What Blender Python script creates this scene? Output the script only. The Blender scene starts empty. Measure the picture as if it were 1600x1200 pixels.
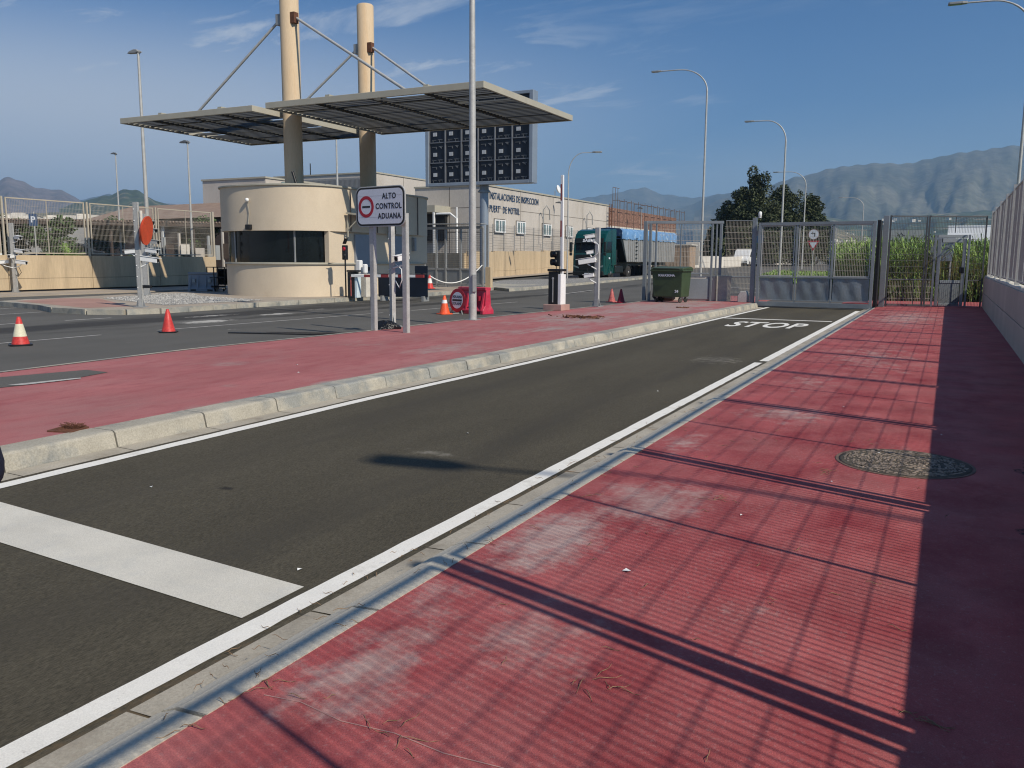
import bpy, bmesh, math, random
from mathutils import Vector, Matrix
random.seed(7)
R=math.radians
S=bpy.context.scene
COL=S.collection

# ---------------------------------------------------------------- camera, sky, sun, exposure
cam_d=bpy.data.cameras.new('camera'); cam=bpy.data.objects.new('camera',cam_d); COL.objects.link(cam)
cam_d.sensor_width=36; cam_d.lens=36*1340/1600; cam_d.clip_end=30000; cam_d.clip_start=.05
_yaw,_pit,_rol=R(-26.737),R(8.1958),R(0.3)
_f=Vector((math.sin(_yaw)*math.cos(_pit),math.cos(_yaw)*math.cos(_pit),-math.sin(_pit)))
_r=Vector((math.cos(_yaw),-math.sin(_yaw),0)); _u=_r.cross(_f)
_r2=_r*math.cos(_rol)+_u*math.sin(_rol); _u2=-_r*math.sin(_rol)+_u*math.cos(_rol)
cm=Matrix((_r2,_u2,-_f)).transposed().to_4x4(); cm.translation=Vector((0,0,1.6)); cam.matrix_world=cm
S.camera=cam
SUN=Vector((1.08,-.36,1.0)).normalized()
W=bpy.data.worlds.new("World"); S.world=W; W.use_nodes=True
nt=W.node_tree; N=nt.nodes; L=nt.links; N.clear()
out=N.new('ShaderNodeOutputWorld'); bg=N.new('ShaderNodeBackground'); sky=N.new('ShaderNodeTexSky')
sky.sky_type='NISHITA'; sky.sun_disc=False; sky.sun_elevation=math.asin(SUN.z); sky.sun_rotation=math.atan2(SUN.x,SUN.y)
sky.altitude=10; sky.air_density=1.0; sky.dust_density=.9; sky.ozone_density=2.0
tc=N.new('ShaderNodeTexCoord')
sp=N.new('ShaderNodeSeparateXYZ'); L.new(tc.outputs['Generated'],sp.inputs[0])
zz=N.new('ShaderNodeMath'); zz.operation='MAXIMUM'; zz.inputs[1].default_value=0.0; L.new(sp.outputs[2],zz.inputs[0])
za=N.new('ShaderNodeMath'); za.operation='ADD'; za.inputs[1].default_value=.12; L.new(zz.outputs[0],za.inputs[0])
dv=N.new('ShaderNodeVectorMath'); dv.operation='DIVIDE'; cb=N.new('ShaderNodeCombineXYZ')
for i in range(3): L.new(za.outputs[0],cb.inputs[i])
L.new(tc.outputs['Generated'],dv.inputs[0]); L.new(cb.outputs[0],dv.inputs[1])
def _noise(scale,detail,rough,mp,dist=0):
    m=N.new('ShaderNodeMapping'); m.inputs['Rotation'].default_value=(0,0,mp[0]); m.inputs['Scale'].default_value=mp[1]; m.inputs['Location'].default_value=mp[2]
    L.new(dv.outputs[0],m.inputs[0]); n=N.new('ShaderNodeTexNoise'); n.inputs['Scale'].default_value=scale; n.inputs['Detail'].default_value=detail
    n.inputs['Roughness'].default_value=rough; n.inputs['Distortion'].default_value=dist; L.new(m.outputs[0],n.inputs['Vector']); return n
def _ramp(src,a,b,lo=0,hi=1):
    m=N.new('ShaderNodeMapRange'); m.interpolation_type='SMOOTHSTEP'; m.inputs[1].default_value=a; m.inputs[2].default_value=b; m.inputs[3].default_value=lo; m.inputs[4].default_value=hi
    L.new(src,m.inputs[0]); return m.outputs[0]
def _mul(a,b):
    m=N.new('ShaderNodeMath'); m.operation='MULTIPLY'; L.new(a,m.inputs[0])
    if isinstance(b,float): m.inputs[1].default_value=b
    else: L.new(b,m.inputs[1])
    return m.outputs[0]
wisps=_noise(1.9,9,.62,(R(35),(1,2.2,1),(3.1,.4,0)),.5)
big=_noise(.55,3,.5,(0,(1,1,1),(.8,4.2,0)))
leftmask=_ramp(sp.outputs[0],-.42,-.12,1,.15)
cl=_mul(_mul(_ramp(wisps.outputs[0],.45,.70),_ramp(big.outputs[0],.34,.56)),leftmask)
veil=_mul(_ramp(sp.outputs[2],.14,.29,1,0),_ramp(sp.outputs[0],-.80,-.15,1,.06)); low=_mul(_ramp(sp.outputs[2],.0,.22,1,0),_ramp(big.outputs[0],.3,.7,.35,.6))
mm_=N.new('ShaderNodeMath'); mm_.operation='MAXIMUM'; L.new(_mul(veil,1.0),mm_.inputs[0]); L.new(low,mm_.inputs[1]); cl2=mm_.outputs[0]
mx=N.new('ShaderNodeMath'); mx.operation='MAXIMUM'; L.new(_mul(cl,.85),mx.inputs[0]); L.new(_mul(cl2,.9),mx.inputs[1])
mix=N.new('ShaderNodeMix'); mix.data_type='RGBA'; L.new(mx.outputs[0],mix.inputs[0]); tint=N.new('ShaderNodeMix'); tint.data_type='RGBA'; tint.blend_type='MULTIPLY'; tint.inputs[0].default_value=1; L.new(sky.outputs[0],tint.inputs[6]); tint.inputs[7].default_value=(.37,.73,1.12,1)
L.new(tint.outputs[2],mix.inputs[6]); mix.inputs[7].default_value=(7.4,8.2,9.4,1)
L.new(mix.outputs[2],bg.inputs[0]); bg.inputs[1].default_value=.074; L.new(bg.outputs[0],out.inputs[0])
sd=bpy.data.lights.new('sun','SUN'); sd.energy=4.8; sd.angle=R(.53); sd.color=(1,.90,.755)
so=bpy.data.objects.new('sun',sd); COL.objects.link(so); so.rotation_euler=SUN.to_track_quat('Z','Y').to_euler(); so.location=(20,-10,30)
S.view_settings.view_transform='Standard'; S.view_settings.look='None'; S.view_settings.exposure=0; S.view_settings.gamma=1
S.cycles.filter_width=1.15; S.cycles.volume_bounces=1; S.cycles.max_bounces=5; S.cycles.diffuse_bounces=2; S.cycles.glossy_bounces=3; S.cycles.transparent_max_bounces=12

# ---------------------------------------------------------------- materials
MATS={}
def mat(name,col,rough=.7,metal=0.,var=.18,scale=2.,stretch=(1,1,1),fine=60.,fvar=.08,bump=0.,bscale=80.,col2=None,c2=(.5,.62),c2scale=1.2,spec=.4,world=False):
    if name in MATS: return MATS[name]
    m=bpy.data.materials.new(name); MATS[name]=m; m.use_nodes=True; t=m.node_tree; n=t.nodes; l=t.links
    b=n['Principled BSDF']; b.inputs['Roughness'].default_value=rough; b.inputs['Metallic'].default_value=metal; b.inputs['Specular IOR Level'].default_value=spec
    c=n.new('ShaderNodeTexCoord'); mp=n.new('ShaderNodeMapping'); mp.inputs['Scale'].default_value=stretch; l.new(c.outputs['Object'],mp.inputs[0])
    def ns(s,d=5,r=.6):
        q=n.new('ShaderNodeTexNoise'); q.inputs['Scale'].default_value=s; q.inputs['Detail'].default_value=d; q.inputs['Roughness'].default_value=r; l.new(mp.outputs[0],q.inputs['Vector']); return q.outputs[0]
    def mr(src,a,bb,lo,hi):
        q=n.new('ShaderNodeMapRange'); q.inputs[1].default_value=a; q.inputs[2].default_value=bb; q.inputs[3].default_value=lo; q.inputs[4].default_value=hi; l.new(src,q.inputs[0]); return q.outputs[0]
    k=mr(ns(scale),.3,.7,1-var,1+var); f=mr(ns(fine,3),.3,.7,1-fvar,1+fvar)
    mu=n.new('ShaderNodeMath'); mu.operation='MULTIPLY'; l.new(k,mu.inputs[0]); l.new(f,mu.inputs[1])
    base=None
    if col2 is not None:
        mi=n.new('ShaderNodeMix'); mi.data_type='RGBA'; mi.inputs[6].default_value=(*col,1); mi.inputs[7].default_value=(*col2,1)
        l.new(mr(ns(c2scale,7,.65),c2[0],c2[1],0,1),mi.inputs[0]); base=mi.outputs[2]
    vm=n.new('ShaderNodeVectorMath'); vm.operation='SCALE'
    if base: l.new(base,vm.inputs[0])
    else: vm.inputs[0].default_value=col
    l.new(mu.outputs[0],vm.inputs['Scale']); l.new(vm.outputs[0],b.inputs['Base Color'])
    if bump:
        bp=n.new('ShaderNodeBump'); bp.inputs['Strength'].default_value=1; bp.inputs['Distance'].default_value=bump
        l.new(ns(bscale,4,.7),bp.inputs['Height']); l.new(bp.outputs[0],b.inputs['Normal'])
    m['_b']=1
    return m
def spots(m,spots_,col,nscale=3.,lo=.35,hi=.6,stretch=(1,1,1)):
    """blend stain colour into a material inside given world patches (cx,cy,rx,ry)"""
    t=m.node_tree; n=t.nodes; l=t.links; b=n['Principled BSDF']
    src=b.inputs['Base Color'].links[0].from_socket
    c=n.new('ShaderNodeTexCoord'); acc=None
    for (cx,cy,rx,ry,st) in spots_:
        a=n.new('ShaderNodeVectorMath'); a.operation='SUBTRACT'; a.inputs[1].default_value=(cx,cy,0); l.new(c.outputs['Object'],a.inputs[0])
        d=n.new('ShaderNodeVectorMath'); d.operation='MULTIPLY'; d.inputs[1].default_value=(1/rx,1/ry,0); l.new(a.outputs[0],d.inputs[0])
        e=n.new('ShaderNodeVectorMath'); e.operation='LENGTH'; l.new(d.outputs[0],e.inputs[0])
        g=n.new('ShaderNodeMapRange'); g.inputs[1].default_value=1; g.inputs[2].default_value=0; g.inputs[3].default_value=0; g.inputs[4].default_value=st; l.new(e.outputs['Value'],g.inputs[0])
        if acc is None: acc=g.outputs[0]
        else:
            h=n.new('ShaderNodeMath'); h.operation='MAXIMUM'; l.new(acc,h.inputs[0]); l.new(g.outputs[0],h.inputs[1]); acc=h.outputs[0]
    mp=n.new('ShaderNodeMapping'); mp.inputs['Scale'].default_value=stretch; l.new(c.outputs['Object'],mp.inputs[0])
    q=n.new('ShaderNodeTexNoise'); q.inputs['Scale'].default_value=nscale; q.inputs['Detail'].default_value=8; q.inputs['Roughness'].default_value=.72; l.new(mp.outputs[0],q.inputs['Vector'])
    s=n.new('ShaderNodeMath'); s.operation='ADD'; l.new(q.outputs[0],s.inputs[0]); l.new(acc,s.inputs[1])
    g=n.new('ShaderNodeMapRange'); g.inputs[1].default_value=.5+lo; g.inputs[2].default_value=.5+hi; l.new(s.outputs[0],g.inputs[0])
    mi=n.new('ShaderNodeMix'); mi.data_type='RGBA'; l.new(g.outputs[0],mi.inputs[0]); l.new(src,mi.inputs[6]); mi.inputs[7].default_value=(*col,1)
    l.new(mi.outputs[2],b.inputs['Base Color'])

m_lane=mat('lane_asphalt',(.074,.066,.047),.88,var=.16,scale=.9,fine=120,fvar=.5,bump=.004,bscale=170,stretch=(1.6,.35,1),spec=.25)
spots(m_lane,[(-3.3,14.0,.75,1.1,.42),(-3.75,5.95,.55,.16,.36)],(.25,.235,.20),9,.2,.5,(1,.6,1))
spots(m_lane,[(-3.4,10,.5,60,.3),(-5.1,10,.5,60,.3)],(.052,.047,.037),1.3,.12,.5,(1,.12,1))
spots(m_lane,[(-4.42,4.33,.14,.09,.6),(-3.9,7.6,.14,.05,.5),(-4.6,9.6,.16,.06,.45)],(.026,.023,.019),22,.26,.5)
spots(m_lane,[(-2.45,y,.22,1.5,.42) for y in (2,5,8,11)],(.12,.09,.055),14,.2,.4)
m_street=mat('street_asphalt',(.105,.103,.095),.9,var=.15,scale=.5,fine=120,fvar=.25,bump=.004,bscale=120,spec=.25,stretch=(1,.5,1))
spots(m_street,[(-18.6,16,1.3,22,.62),(-16.9,30,.8,24,.5),(-19.6,30,.7,16,.5),(-17,60,1.2,25,.4)],(.047,.046,.044),1.6,.10,.36,(1,.25,1))
spots(m_street,[(-17.0,16.2,.9,1.6,.62),(-17.6,19.5,.7,1.6,.55),(-18.6,17.8,.5,2.2,.5),(-14,11.5,.4,.5,.35),(-13,9.6,.4,.4,.35),(-18.2,22,.4,1.6,.4),(-14.6,14.6,.3,.5,.38),(-12.4,8,.5,.4,.3)],(.42,.41,.38),4,.3,.45,(1,.7,1))
m_redL=mat('red_pavement_island',(.36,.13,.13),.85,var=.14,scale=1.2,fine=140,fvar=.12,bump=.003,bscale=120,col2=(.33,.165,.16),c2=(.45,.7),c2scale=.7,spec=.3,stretch=(1,.45,1))
spots(m_redL,[(-8.3,15.6,2.6,2.2,.35),(-8.2,27,3.2,9,.5),(-9,12,1.6,1.2,.3),(-7.5,17,1.5,3,.4),(-7.2,12.5,1.0,3.2,.42),(-8.2,20,3.2,5,.42),(-8,27,3,6,.42),(-8.9,8.9,.9,1.0,.3),(-7.4,7.3,.5,.5,.3),(-6.5,8,.25,6,.36)],(.33,.25,.235),1.5,.2,.38,(1,.4,1))
m_redR=mat('red_pavement_right',(.375,.084,.086),.8,var=.2,scale=2.,fine=190,fvar=.22,bump=.003,bscale=150,col2=(.40,.135,.13),c2=(.42,.75),c2scale=1.1,spec=.3)
spots(m_redR,[(-1.85,4.2,.45,1.0,.62),(-1.6,5.1,.7,1.0,.5),(-1.4,3.0,.8,.8,.34),(-1.85,2.5,.35,.8,.5),(-1.95,3.2,.3,.6,.4),(-1.35,8.8,.8,.8,.46),(-1.9,7.0,.4,1.2,.34),(-1.5,11.5,.8,2,.26),(-.4,7.5,.6,1.1,.22),(-1,15,1.5,5,.32),(-1,26,2,8,.4),(-.6,3.6,.8,.9,.16)],(.47,.33,.30),6.0,.20,.47)
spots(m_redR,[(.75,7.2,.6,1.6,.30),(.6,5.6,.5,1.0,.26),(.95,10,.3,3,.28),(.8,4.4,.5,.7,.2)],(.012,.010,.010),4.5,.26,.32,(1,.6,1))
spots(m_redL,[(-8.5,12,8,40,.25)],(.30,.09,.095),6,.18,.40,(1,.3,1))
spots(m_redR,[(-.8,6,5,40,.18)],(.46,.26,.25),60,.20,.42,(1,.8,1))
spots(m_redR,[(-.8,6,5,40,.30)],(.24,.03,.038),1.6,.22,.46,(1,.8,1))
m_white=mat('road_paint',(.78,.77,.72),.7,var=.06,scale=3,fine=170,fvar=.10,bump=.002,bscale=200,spec=.3)
spots(m_white,[(-4.2,5,9,60,.12)],(.30,.28,.25),34,.22,.34)
spots(m_white,[(-4.2,5,9,60,.12)],(.50,.48,.43),3,.14,.34)
m_bar=mat('worn_bar_paint',(.62,.60,.53),.75,var=.10,scale=1.6,fine=150,fvar=.14,bump=.003,bscale=140,col2=(.55,.545,.50),c2=(.5,.7),c2scale=3)
m_oldwhite=mat('worn_road_paint',(.42,.41,.39),.8,var=.2,scale=4,fine=60,fvar=.25)
m_conc=mat('kerb_concrete',(.40,.375,.31),.85,var=.2,scale=1.6,fine=70,fvar=.18,bump=.004,bscale=90,col2=(.265,.27,.25),c2=(.47,.60),c2scale=2.0,spec=.3)
m_gutter=mat('gutter_concrete',(.38,.35,.29),.88,var=.2,scale=1.5,fine=80,fvar=.15,bump=.003,bscale=110,col2=(.25,.215,.165),c2=(.54,.76),c2scale=2.5,spec=.3)
m_pavgrey=mat('pale_pavement',(.36,.31,.25),.9,var=.12,scale=.8,fine=60,bump=.002)
m_pink=mat('faded_pink_pavement',(.37,.22,.18),.9,var=.12,scale=.8,fine=60)
m_gravel=mat('grey_gravel',(.27,.265,.25),.95,var=.1,scale=1,fine=16,fvar=.7,bump=.05,bscale=14)
m_ground=mat('dry_ground',(.19,.17,.11),.95,var=.3,scale=.02,fine=.3,fvar=.3,col2=(.06,.09,.04),c2=(.45,.6),c2scale=.05)
m_wallR=mat('grey_concrete_wall',(.42,.385,.335),.9,var=.12,scale=.8,fine=40,bump=.002,stretch=(1,1,.6))
m_cap=mat('mortar_cap',(.62,.59,.52),.9,var=.15,scale=3,fine=50,bump=.01,bscale=20)
m_cream=mat('cream_render',(.62,.525,.395),.9,var=.05,scale=.8,fine=30,fvar=.05,bump=.002,bscale=60,col2=(.56,.465,.34),c2=(.5,.75),c2scale=.9,stretch=(1,1,.7))
m_tan=mat('tan_concrete_wall',(.52,.41,.27),.9,var=.14,scale=1.2,fine=20,bump=.002,stretch=(1,1,.12),col2=(.42,.33,.22),c2=(.5,.7),c2scale=1.5)
m_precast=mat('precast_concrete',(.52,.48,.43),.9,var=.09,scale=.35,fine=10,fvar=.06,stretch=(1,1,.5),col2=(.46,.42,.365),c2=(.5,.7),c2scale=.5)
m_greyclad=mat('grey_cladding',(.22,.23,.24),.6,var=.06,scale=.6,fine=8)
m_column=mat('cream_column_paint',(.57,.44,.29),.75,var=.05,scale=1,fine=30,col2=(.57,.39,.22),c2=(.55,.8),c2scale=1.3,stretch=(1.5,1.5,.15))
m_fascia=mat('canopy_paint',(.40,.38,.31),.6,.0,var=.06,scale=2)
m_slat=mat('canopy_slat',(.06,.059,.052),.7,.0,var=.08,scale=2)
m_galv=mat('galvanised_steel',(.46,.46,.44),.5,.2,var=.12,scale=4,fine=25,fvar=.1)
m_galvd=mat('dull_galvanised_steel',(.30,.31,.31),.5,.2,var=.12,scale=4,fine=25,fvar=.1)
m_gate=mat('grey_gate_paint',(.22,.245,.265),.42,.25,var=.1,scale=1.5,fine=30)
m_gatesheet=mat('gate_sheet',(.20,.225,.245),.33,.35,var=.12,scale=1.5,fine=30,bump=.03,bscale=2.2,stretch=(1,1,.5))
m_wire=mat('wire_mesh',(.46,.43,.38),.6,.1,var=.08,scale=2)
m_wiredark=mat('dark_wire_mesh',(.10,.105,.11),.5,.3,var=.08,scale=2)
m_wirebeige=mat('beige_fence_paint',(.50,.45,.36),.6,.2,var=.08,scale=2)
m_black=mat('black_plastic',(.012,.013,.015),.4,var=.2,scale=5)
m_blackbag=mat('black_bag',(.010,.010,.011),.16,var=.2,scale=5,bump=.03,bscale=14)
m_glass=mat('dark_glass',(.006,.008,.009),.10,var=.3,scale=1.2,spec=.28)
m_wglass=mat('pale_window_glass',(.16,.22,.22),.12,var=.5,scale=1.8,spec=.7)
m_door=mat('blue_grey_door',(.26,.29,.33),.5,var=.05,scale=2)
m_whitep=mat('white_paint',(.78,.79,.78),.4,var=.04,scale=3)
m_signw=mat('sign_white',(.66,.70,.76),.45,var=.03,scale=3)
m_signk=mat('sign_black',(.012,.012,.014),.5,var=.1,scale=5)
m_signr=mat('sign_red',(.40,.012,.03),.45,var=.08,scale=5)
m_signb=mat('sign_blue',(.035,.075,.16),.5,var=.08,scale=5)
m_redpl=mat('red_barrier_plastic',(.52,.035,.075),.45,var=.12,scale=3,fine=20,col2=(.55,.10,.13),c2=(.5,.8),c2scale=4)
m_coner=mat('red_cone_plastic',(.56,.05,.042),.45,var=.16,scale=7,fine=30,fvar=.15)
m_coneo=mat('orange_cone_plastic',(.80,.11,.035),.45,var=.16,scale=7,fine=30,fvar=.15)
m_conep=mat('faded_cone_plastic',(.66,.17,.15),.5,var=.1,scale=6)
m_coned=mat('maroon_cone_plastic',(.26,.012,.03),.5,var=.1,scale=6)
m_orange=mat('orange_mirror_back',(.62,.075,.025),.45,var=.12,scale=4,fine=20)
m_green=mat('green_container_plastic',(.047,.075,.038),.45,var=.1,scale=3,fine=20)
m_teal=mat('teal_truck_paint',(.003,.058,.056),.22,.1,var=.06,scale=2,spec=.6)
m_truckdk=mat('truck_black_trim',(.010,.014,.014),.45,var=.2,scale=4)
m_alu=mat('trailer_aluminium',(.40,.40,.39),.4,.4,var=.1,scale=2,fine=12)
m_tarp=mat('blue_tarp',(.13,.27,.48),.5,var=.2,scale=2,col2=(.45,.60,.72),c2=(.55,.68),c2scale=2.5)
m_tyre=mat('tyre_rubber',(.022,.021,.02),.85,var=.2,scale=5,col2=(.07,.06,.05),c2=(.5,.7),c2scale=3)
m_rim=mat('wheel_rim',(.38,.37,.35),.4,.5,var=.15,scale=8)
m_navy=mat('dark_navy_panel',(.006,.010,.020),.35,var=.3,scale=1)
m_bluepole=mat('blue_grey_pole',(.27,.32,.38),.45,.3,var=.08,scale=1)
m_brick=mat('red_brick',(.22,.12,.09),.9,var=.15,scale=1.5,fine=8,fvar=.15,col2=(.30,.185,.14),c2=(.5,.6),c2scale=3,stretch=(1,1,3))
m_rust=mat('rusty_steel',(.13,.055,.03),.8,var=.3,scale=9)
m_brownroof=mat('brown_roof_sheet',(.075,.055,.045),.8,var=.2,scale=1)
m_tileroof=mat('tile_roof',(.26,.19,.15),.9,var=.15,scale=1.5)
m_farwhite=mat('far_white_render',(.66,.62,.55),.9,var=.15,scale=.3)
m_fargrey=mat('far_grey_render',(.36,.38,.38),.9,var=.1,scale=.3)
m_bark=mat('bark',(.10,.075,.055),.9,var=.3,scale=3,bump=.02,bscale=8,stretch=(1,1,.3))
m_pine=mat('pine_foliage',(.038,.052,.022),.75,var=.5,scale=.9,fine=6,fvar=.4,col2=(.085,.10,.042),c2=(.48,.62),c2scale=.7)
m_shrub=mat('shrub_foliage',(.06,.10,.03),.7,var=.4,scale=1.2,fine=8,fvar=.4)
m_reed=mat('reed_leaves',(.20,.31,.07),.6,var=.35,scale=.8,fine=5,fvar=.3,col2=(.23,.22,.08),c2=(.55,.7),c2scale=.6)
m_reeddry=mat('dry_reed_stems',(.20,.155,.07),.7,var=.3,scale=.9,fine=5,fvar=.3)
m_grass=mat('verge_grass',(.09,.15,.03),.8,var=.3,scale=.6,fine=8,fvar=.3)
m_manhole=mat('manhole_iron',(.38,.31,.25),.75,.1,var=.15,scale=5,fine=70,fvar=.25,bump=.006,bscale=55,col2=(.26,.21,.17),c2=(.5,.6),c2scale=24)
m_skin=mat('skin',(.46,.27,.19),.55,var=.05,scale=6)
m_navycloth=mat('navy_cloth',(.008,.012,.030),.85,var=.15,scale=6,bump=.004,bscale=40)
m_whitecloth=mat('white_cloth',(.72,.70,.66),.85,var=.08,scale=6)
m_hair=mat('dark_hair',(.02,.013,.009),.6,var=.2,scale=30)
m_twig=mat('dry_twig',(.26,.17,.10),.8,var=.3,scale=9)
m_lamp=mat('lamp_housing',(.17,.175,.18),.45,.3,var=.1,scale=4)
m_redlens=mat('red_lens',(.42,.01,.03),.25,var=.1,scale=5)

# ---------------------------------------------------------------- geometry helpers
def hz(y): return min(max((y-42)*.014,0),1.45)
class MB:
    def __init__(s): s.v=[]; s.f=[]; s.sm=[]
    def add(s,vs,fs,smooth=False):
        o=len(s.v); s.v+= [tuple(v) for v in vs]; s.f+=[tuple(i+o for i in f) for f in fs]; s.sm+=[smooth]*len(fs); return s
    def box(s,c,d,rz=0,M=None):
        x,y,z=d[0]/2,d[1]/2,d[2]/2; vs=[(a*x,b*y,e*z) for a in(-1,1) for b in(-1,1) for e in(-1,1)]
        ca,sa=math.cos(rz),math.sin(rz)
        vs=[(c[0]+a*ca-b*sa,c[1]+a*sa+b*ca,c[2]+e) for a,b,e in vs]
        if M: vs=[tuple(M@Vector(v)) for v in vs]
        return s.add(vs,[(0,1,3,2),(4,6,7,5),(0,4,5,1),(2,3,7,6),(0,2,6,4),(1,5,7,3)])
    def b2(s,x0,x1,y0,y1,z0,z1): return s.box(((x0+x1)/2,(y0+y1)/2,(z0+z1)/2),(abs(x1-x0),abs(y1-y0),abs(z1-z0)))
    def bar(s,p,q,w,h=None,up=(0,0,1)):
        p=Vector(p); q=Vector(q); h=h or w; d=(q-p).normalized(); u=Vector(up)
        if abs(d.dot(u))>.95: u=Vector((0,1,0)) if abs(d.y)<.9 else Vector((1,0,0))
        a=d.cross(u).normalized(); b=a.cross(d)
        vs=[e+a*i*w/2+b*j*h/2 for e in (p,q) for i,j in((-1,-1),(1,-1),(1,1),(-1,1))]
        return s.add(vs,[(3,2,1,0),(4,5,6,7),(0,1,5,4),(1,2,6,5),(2,3,7,6),(3,0,4,7)])
    def wire(s,p,q,w):
        p=Vector(p); q=Vector(q); d=(q-p).normalized(); u=Vector((0,0,1)) if abs(d.z)<.9 else Vector((1,0,0))
        a=d.cross(u).normalized()*w/2; b=a.cross(d).normalized()*w/2
        vs=[e+k for e in (p,q) for k in (a,b,-a,-b)]
        return s.add(vs,[(0,1,5,4),(1,2,6,5),(2,3,7,6),(3,0,4,7)],True)
    def tube(s,pts,r,n=10,cap=True):
        pts=[Vector(p) for p in pts]; rs=r if isinstance(r,(list,tuple)) else [r]*len(pts); vs=[]; fs=[]; a=None
        for i,p in enumerate(pts):
            d=(pts[min(i+1,len(pts)-1)]-pts[max(i-1,0)]).normalized()
            if a is None: a=d.cross(Vector((0,0,1)) if abs(d.z)<.9 else Vector((1,0,0))).normalized()
            else: a=(a-d*a.dot(d)).normalized()
            b=d.cross(a)
            for k in range(n):
                t=2*math.pi*k/n; vs.append(p+(a*math.cos(t)+b*math.sin(t))*rs[i])
        for i in range(len(pts)-1):
            for k in range(n): fs.append((i*n+k,i*n+(k+1)%n,(i+1)*n+(k+1)%n,(i+1)*n+k))
        s.add(vs,fs,True)
        if cap: 
            s.add(vs[:n],[tuple(range(n))[::-1]]); s.add(vs[-n:],[tuple(range(n))])
        return s
    def lathe(s,prof,c=(0,0,0),n=20,M=None,smooth=True):
        vs=[];fs=[]
        for r,z in prof:
            for k in range(n):
                t=2*math.pi*k/n; v=Vector((c[0]+r*math.cos(t),c[1]+r*math.sin(t),c[2]+z)); vs.append(M@v if M else v)
        for i in range(len(prof)-1):
            for k in range(n): fs.append((i*n+k,i*n+(k+1)%n,(i+1)*n+(k+1)%n,(i+1)*n+k))
        s.add(vs,fs,smooth); s.add(vs[:n],[tuple(range(n))[::-1]]); s.add(vs[-n:],[tuple(range(n))])
        return s
    def prism(s,poly,z0,z1,M=None):
        n=len(poly); ar=sum(poly[i][0]*poly[(i+1)%n][1]-poly[(i+1)%n][0]*poly[i][1] for i in range(n))
        if ar<0: poly=poly[::-1]
        vs=[Vector((x,y,z0)) for x,y in poly]+[Vector((x,y,z1)) for x,y in poly]
        if M: vs=[M@v for v in vs]
        return s.add(vs,[tuple(range(n))[::-1],tuple(range(n,2*n))]+[(i,(i+1)%n,n+(i+1)%n,n+i) for i in range(n)])
    def paint(s,xl,xr,y0,y1,z,seed=1):
        rg=random.Random(seed); ys=[y0]
        while ys[-1]<y1: ys.append(min(ys[-1]+rg.uniform(.05,.22),y1))
        f=lambda q,y:(q(y) if callable(q) else q)
        vs=[]
        for y in ys: vs+=[(f(xl,y)+rg.gauss(0,.0022),y,z),(f(xr,y)+rg.gauss(0,.0022),y,z)]
        return s.add(vs,[(2*i,2*i+1,2*i+3,2*i+2) for i in range(len(ys)-1)])
    def sheet(s,poly,z):
        n=len(poly); ar=sum(poly[i][0]*poly[(i+1)%n][1]-poly[(i+1)%n][0]*poly[i][1] for i in range(n))
        if ar<0: poly=poly[::-1]
        return s.add([(p[0],p[1],z) for p in poly],[tuple(range(n))])
    def strip(s,xl,xr,ys,dz,terrain=True):
        vs=[]
        for y in ys:
            z=(hz(y) if terrain else 0)+dz; a=xl(y) if callable(xl) else xl; b=xr(y) if callable(xr) else xr
            vs+=[(a,y,z),(b,y,z)]
        return s.add(vs,[(2*i,2*i+1,2*i+3,2*i+2) for i in range(len(ys)-1)])
    def mesh(s,name):
        me=bpy.data.meshes.new(name); me.from_pydata(s.v,[],s.f); me.polygons.foreach_set('use_smooth',s.sm); me.update(); return me
def tag(o,label,cat,group=None,kind=None):
    if label: o['label']=label
    if cat: o['category']=cat
    if group: o['group']=group
    if kind: o['kind']=kind
    return o
def build(name,mb,m,parent=None,bevel=0,world=False,seg=1,soft=0):
    """link one mesh object; world=True: geometry is in world coordinates although the parent sits elsewhere"""
    me=mb.mesh(name)
    if world and parent is not None:
        T=Matrix(); p=parent
        while p is not None:
            T=p.matrix_basis@T; p=p.parent
        me.transform(T.inverted())
    if bevel:
        bm=bmesh.new(); bm.from_mesh(me)
        es=[e for e in bm.edges if len(e.link_faces)==2 and e.calc_face_angle(0)>.5]
        bmesh.ops.bevel(bm,geom=es,offset=bevel,segments=seg,affect='EDGES',profile=.6); bm.to_mesh(me); bm.free()
    if soft:
        bm=bmesh.new(); bm.from_mesh(me)
        for f in bm.faces: f.smooth=True
        for e in bm.edges: e.smooth=not(len(e.link_faces)==2 and e.calc_face_angle(0)>soft)
        bm.to_mesh(me); bm.free()
    me.materials.append(m); o=bpy.data.objects.new(name,me); COL.objects.link(o)
    if parent is not None: o.parent=parent
    return o
def thing(name,label,cat,loc=(0,0,0),rz=0,group=None):
    o=bpy.data.objects.new(name,None); COL.objects.link(o); o.empty_display_size=.3
    o.matrix_basis=Matrix.Translation(loc)@Matrix.Rotation(rz,4,'Z'); return tag(o,label,cat,group)
def struct(name,mb,m,kind='structure',bevel=0): return tag(build(name,mb,m,bevel=bevel),None,None,kind=kind)
def single(name,mb,m,label,cat,group=None,bevel=0,kind=None): return tag(build(name,mb,m,bevel=bevel),label,cat,group,kind)
def dup(root,loc,rz,label=None):
    def cp(o,par):
        c=o.copy(); COL.objects.link(c); c.parent=par
        for ch in [x for x in kids.get(o.name,[])]: cp(ch,c)
        return c
    kids={}
    for o in COL.objects:
        if o.parent: kids.setdefault(o.parent.name,[]).append(o)
    c=cp(root,None); c.matrix_basis=Matrix.Translation(loc)@Matrix.Rotation(rz,4,'Z')
    if label: c['label']=label
    return c
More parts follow.
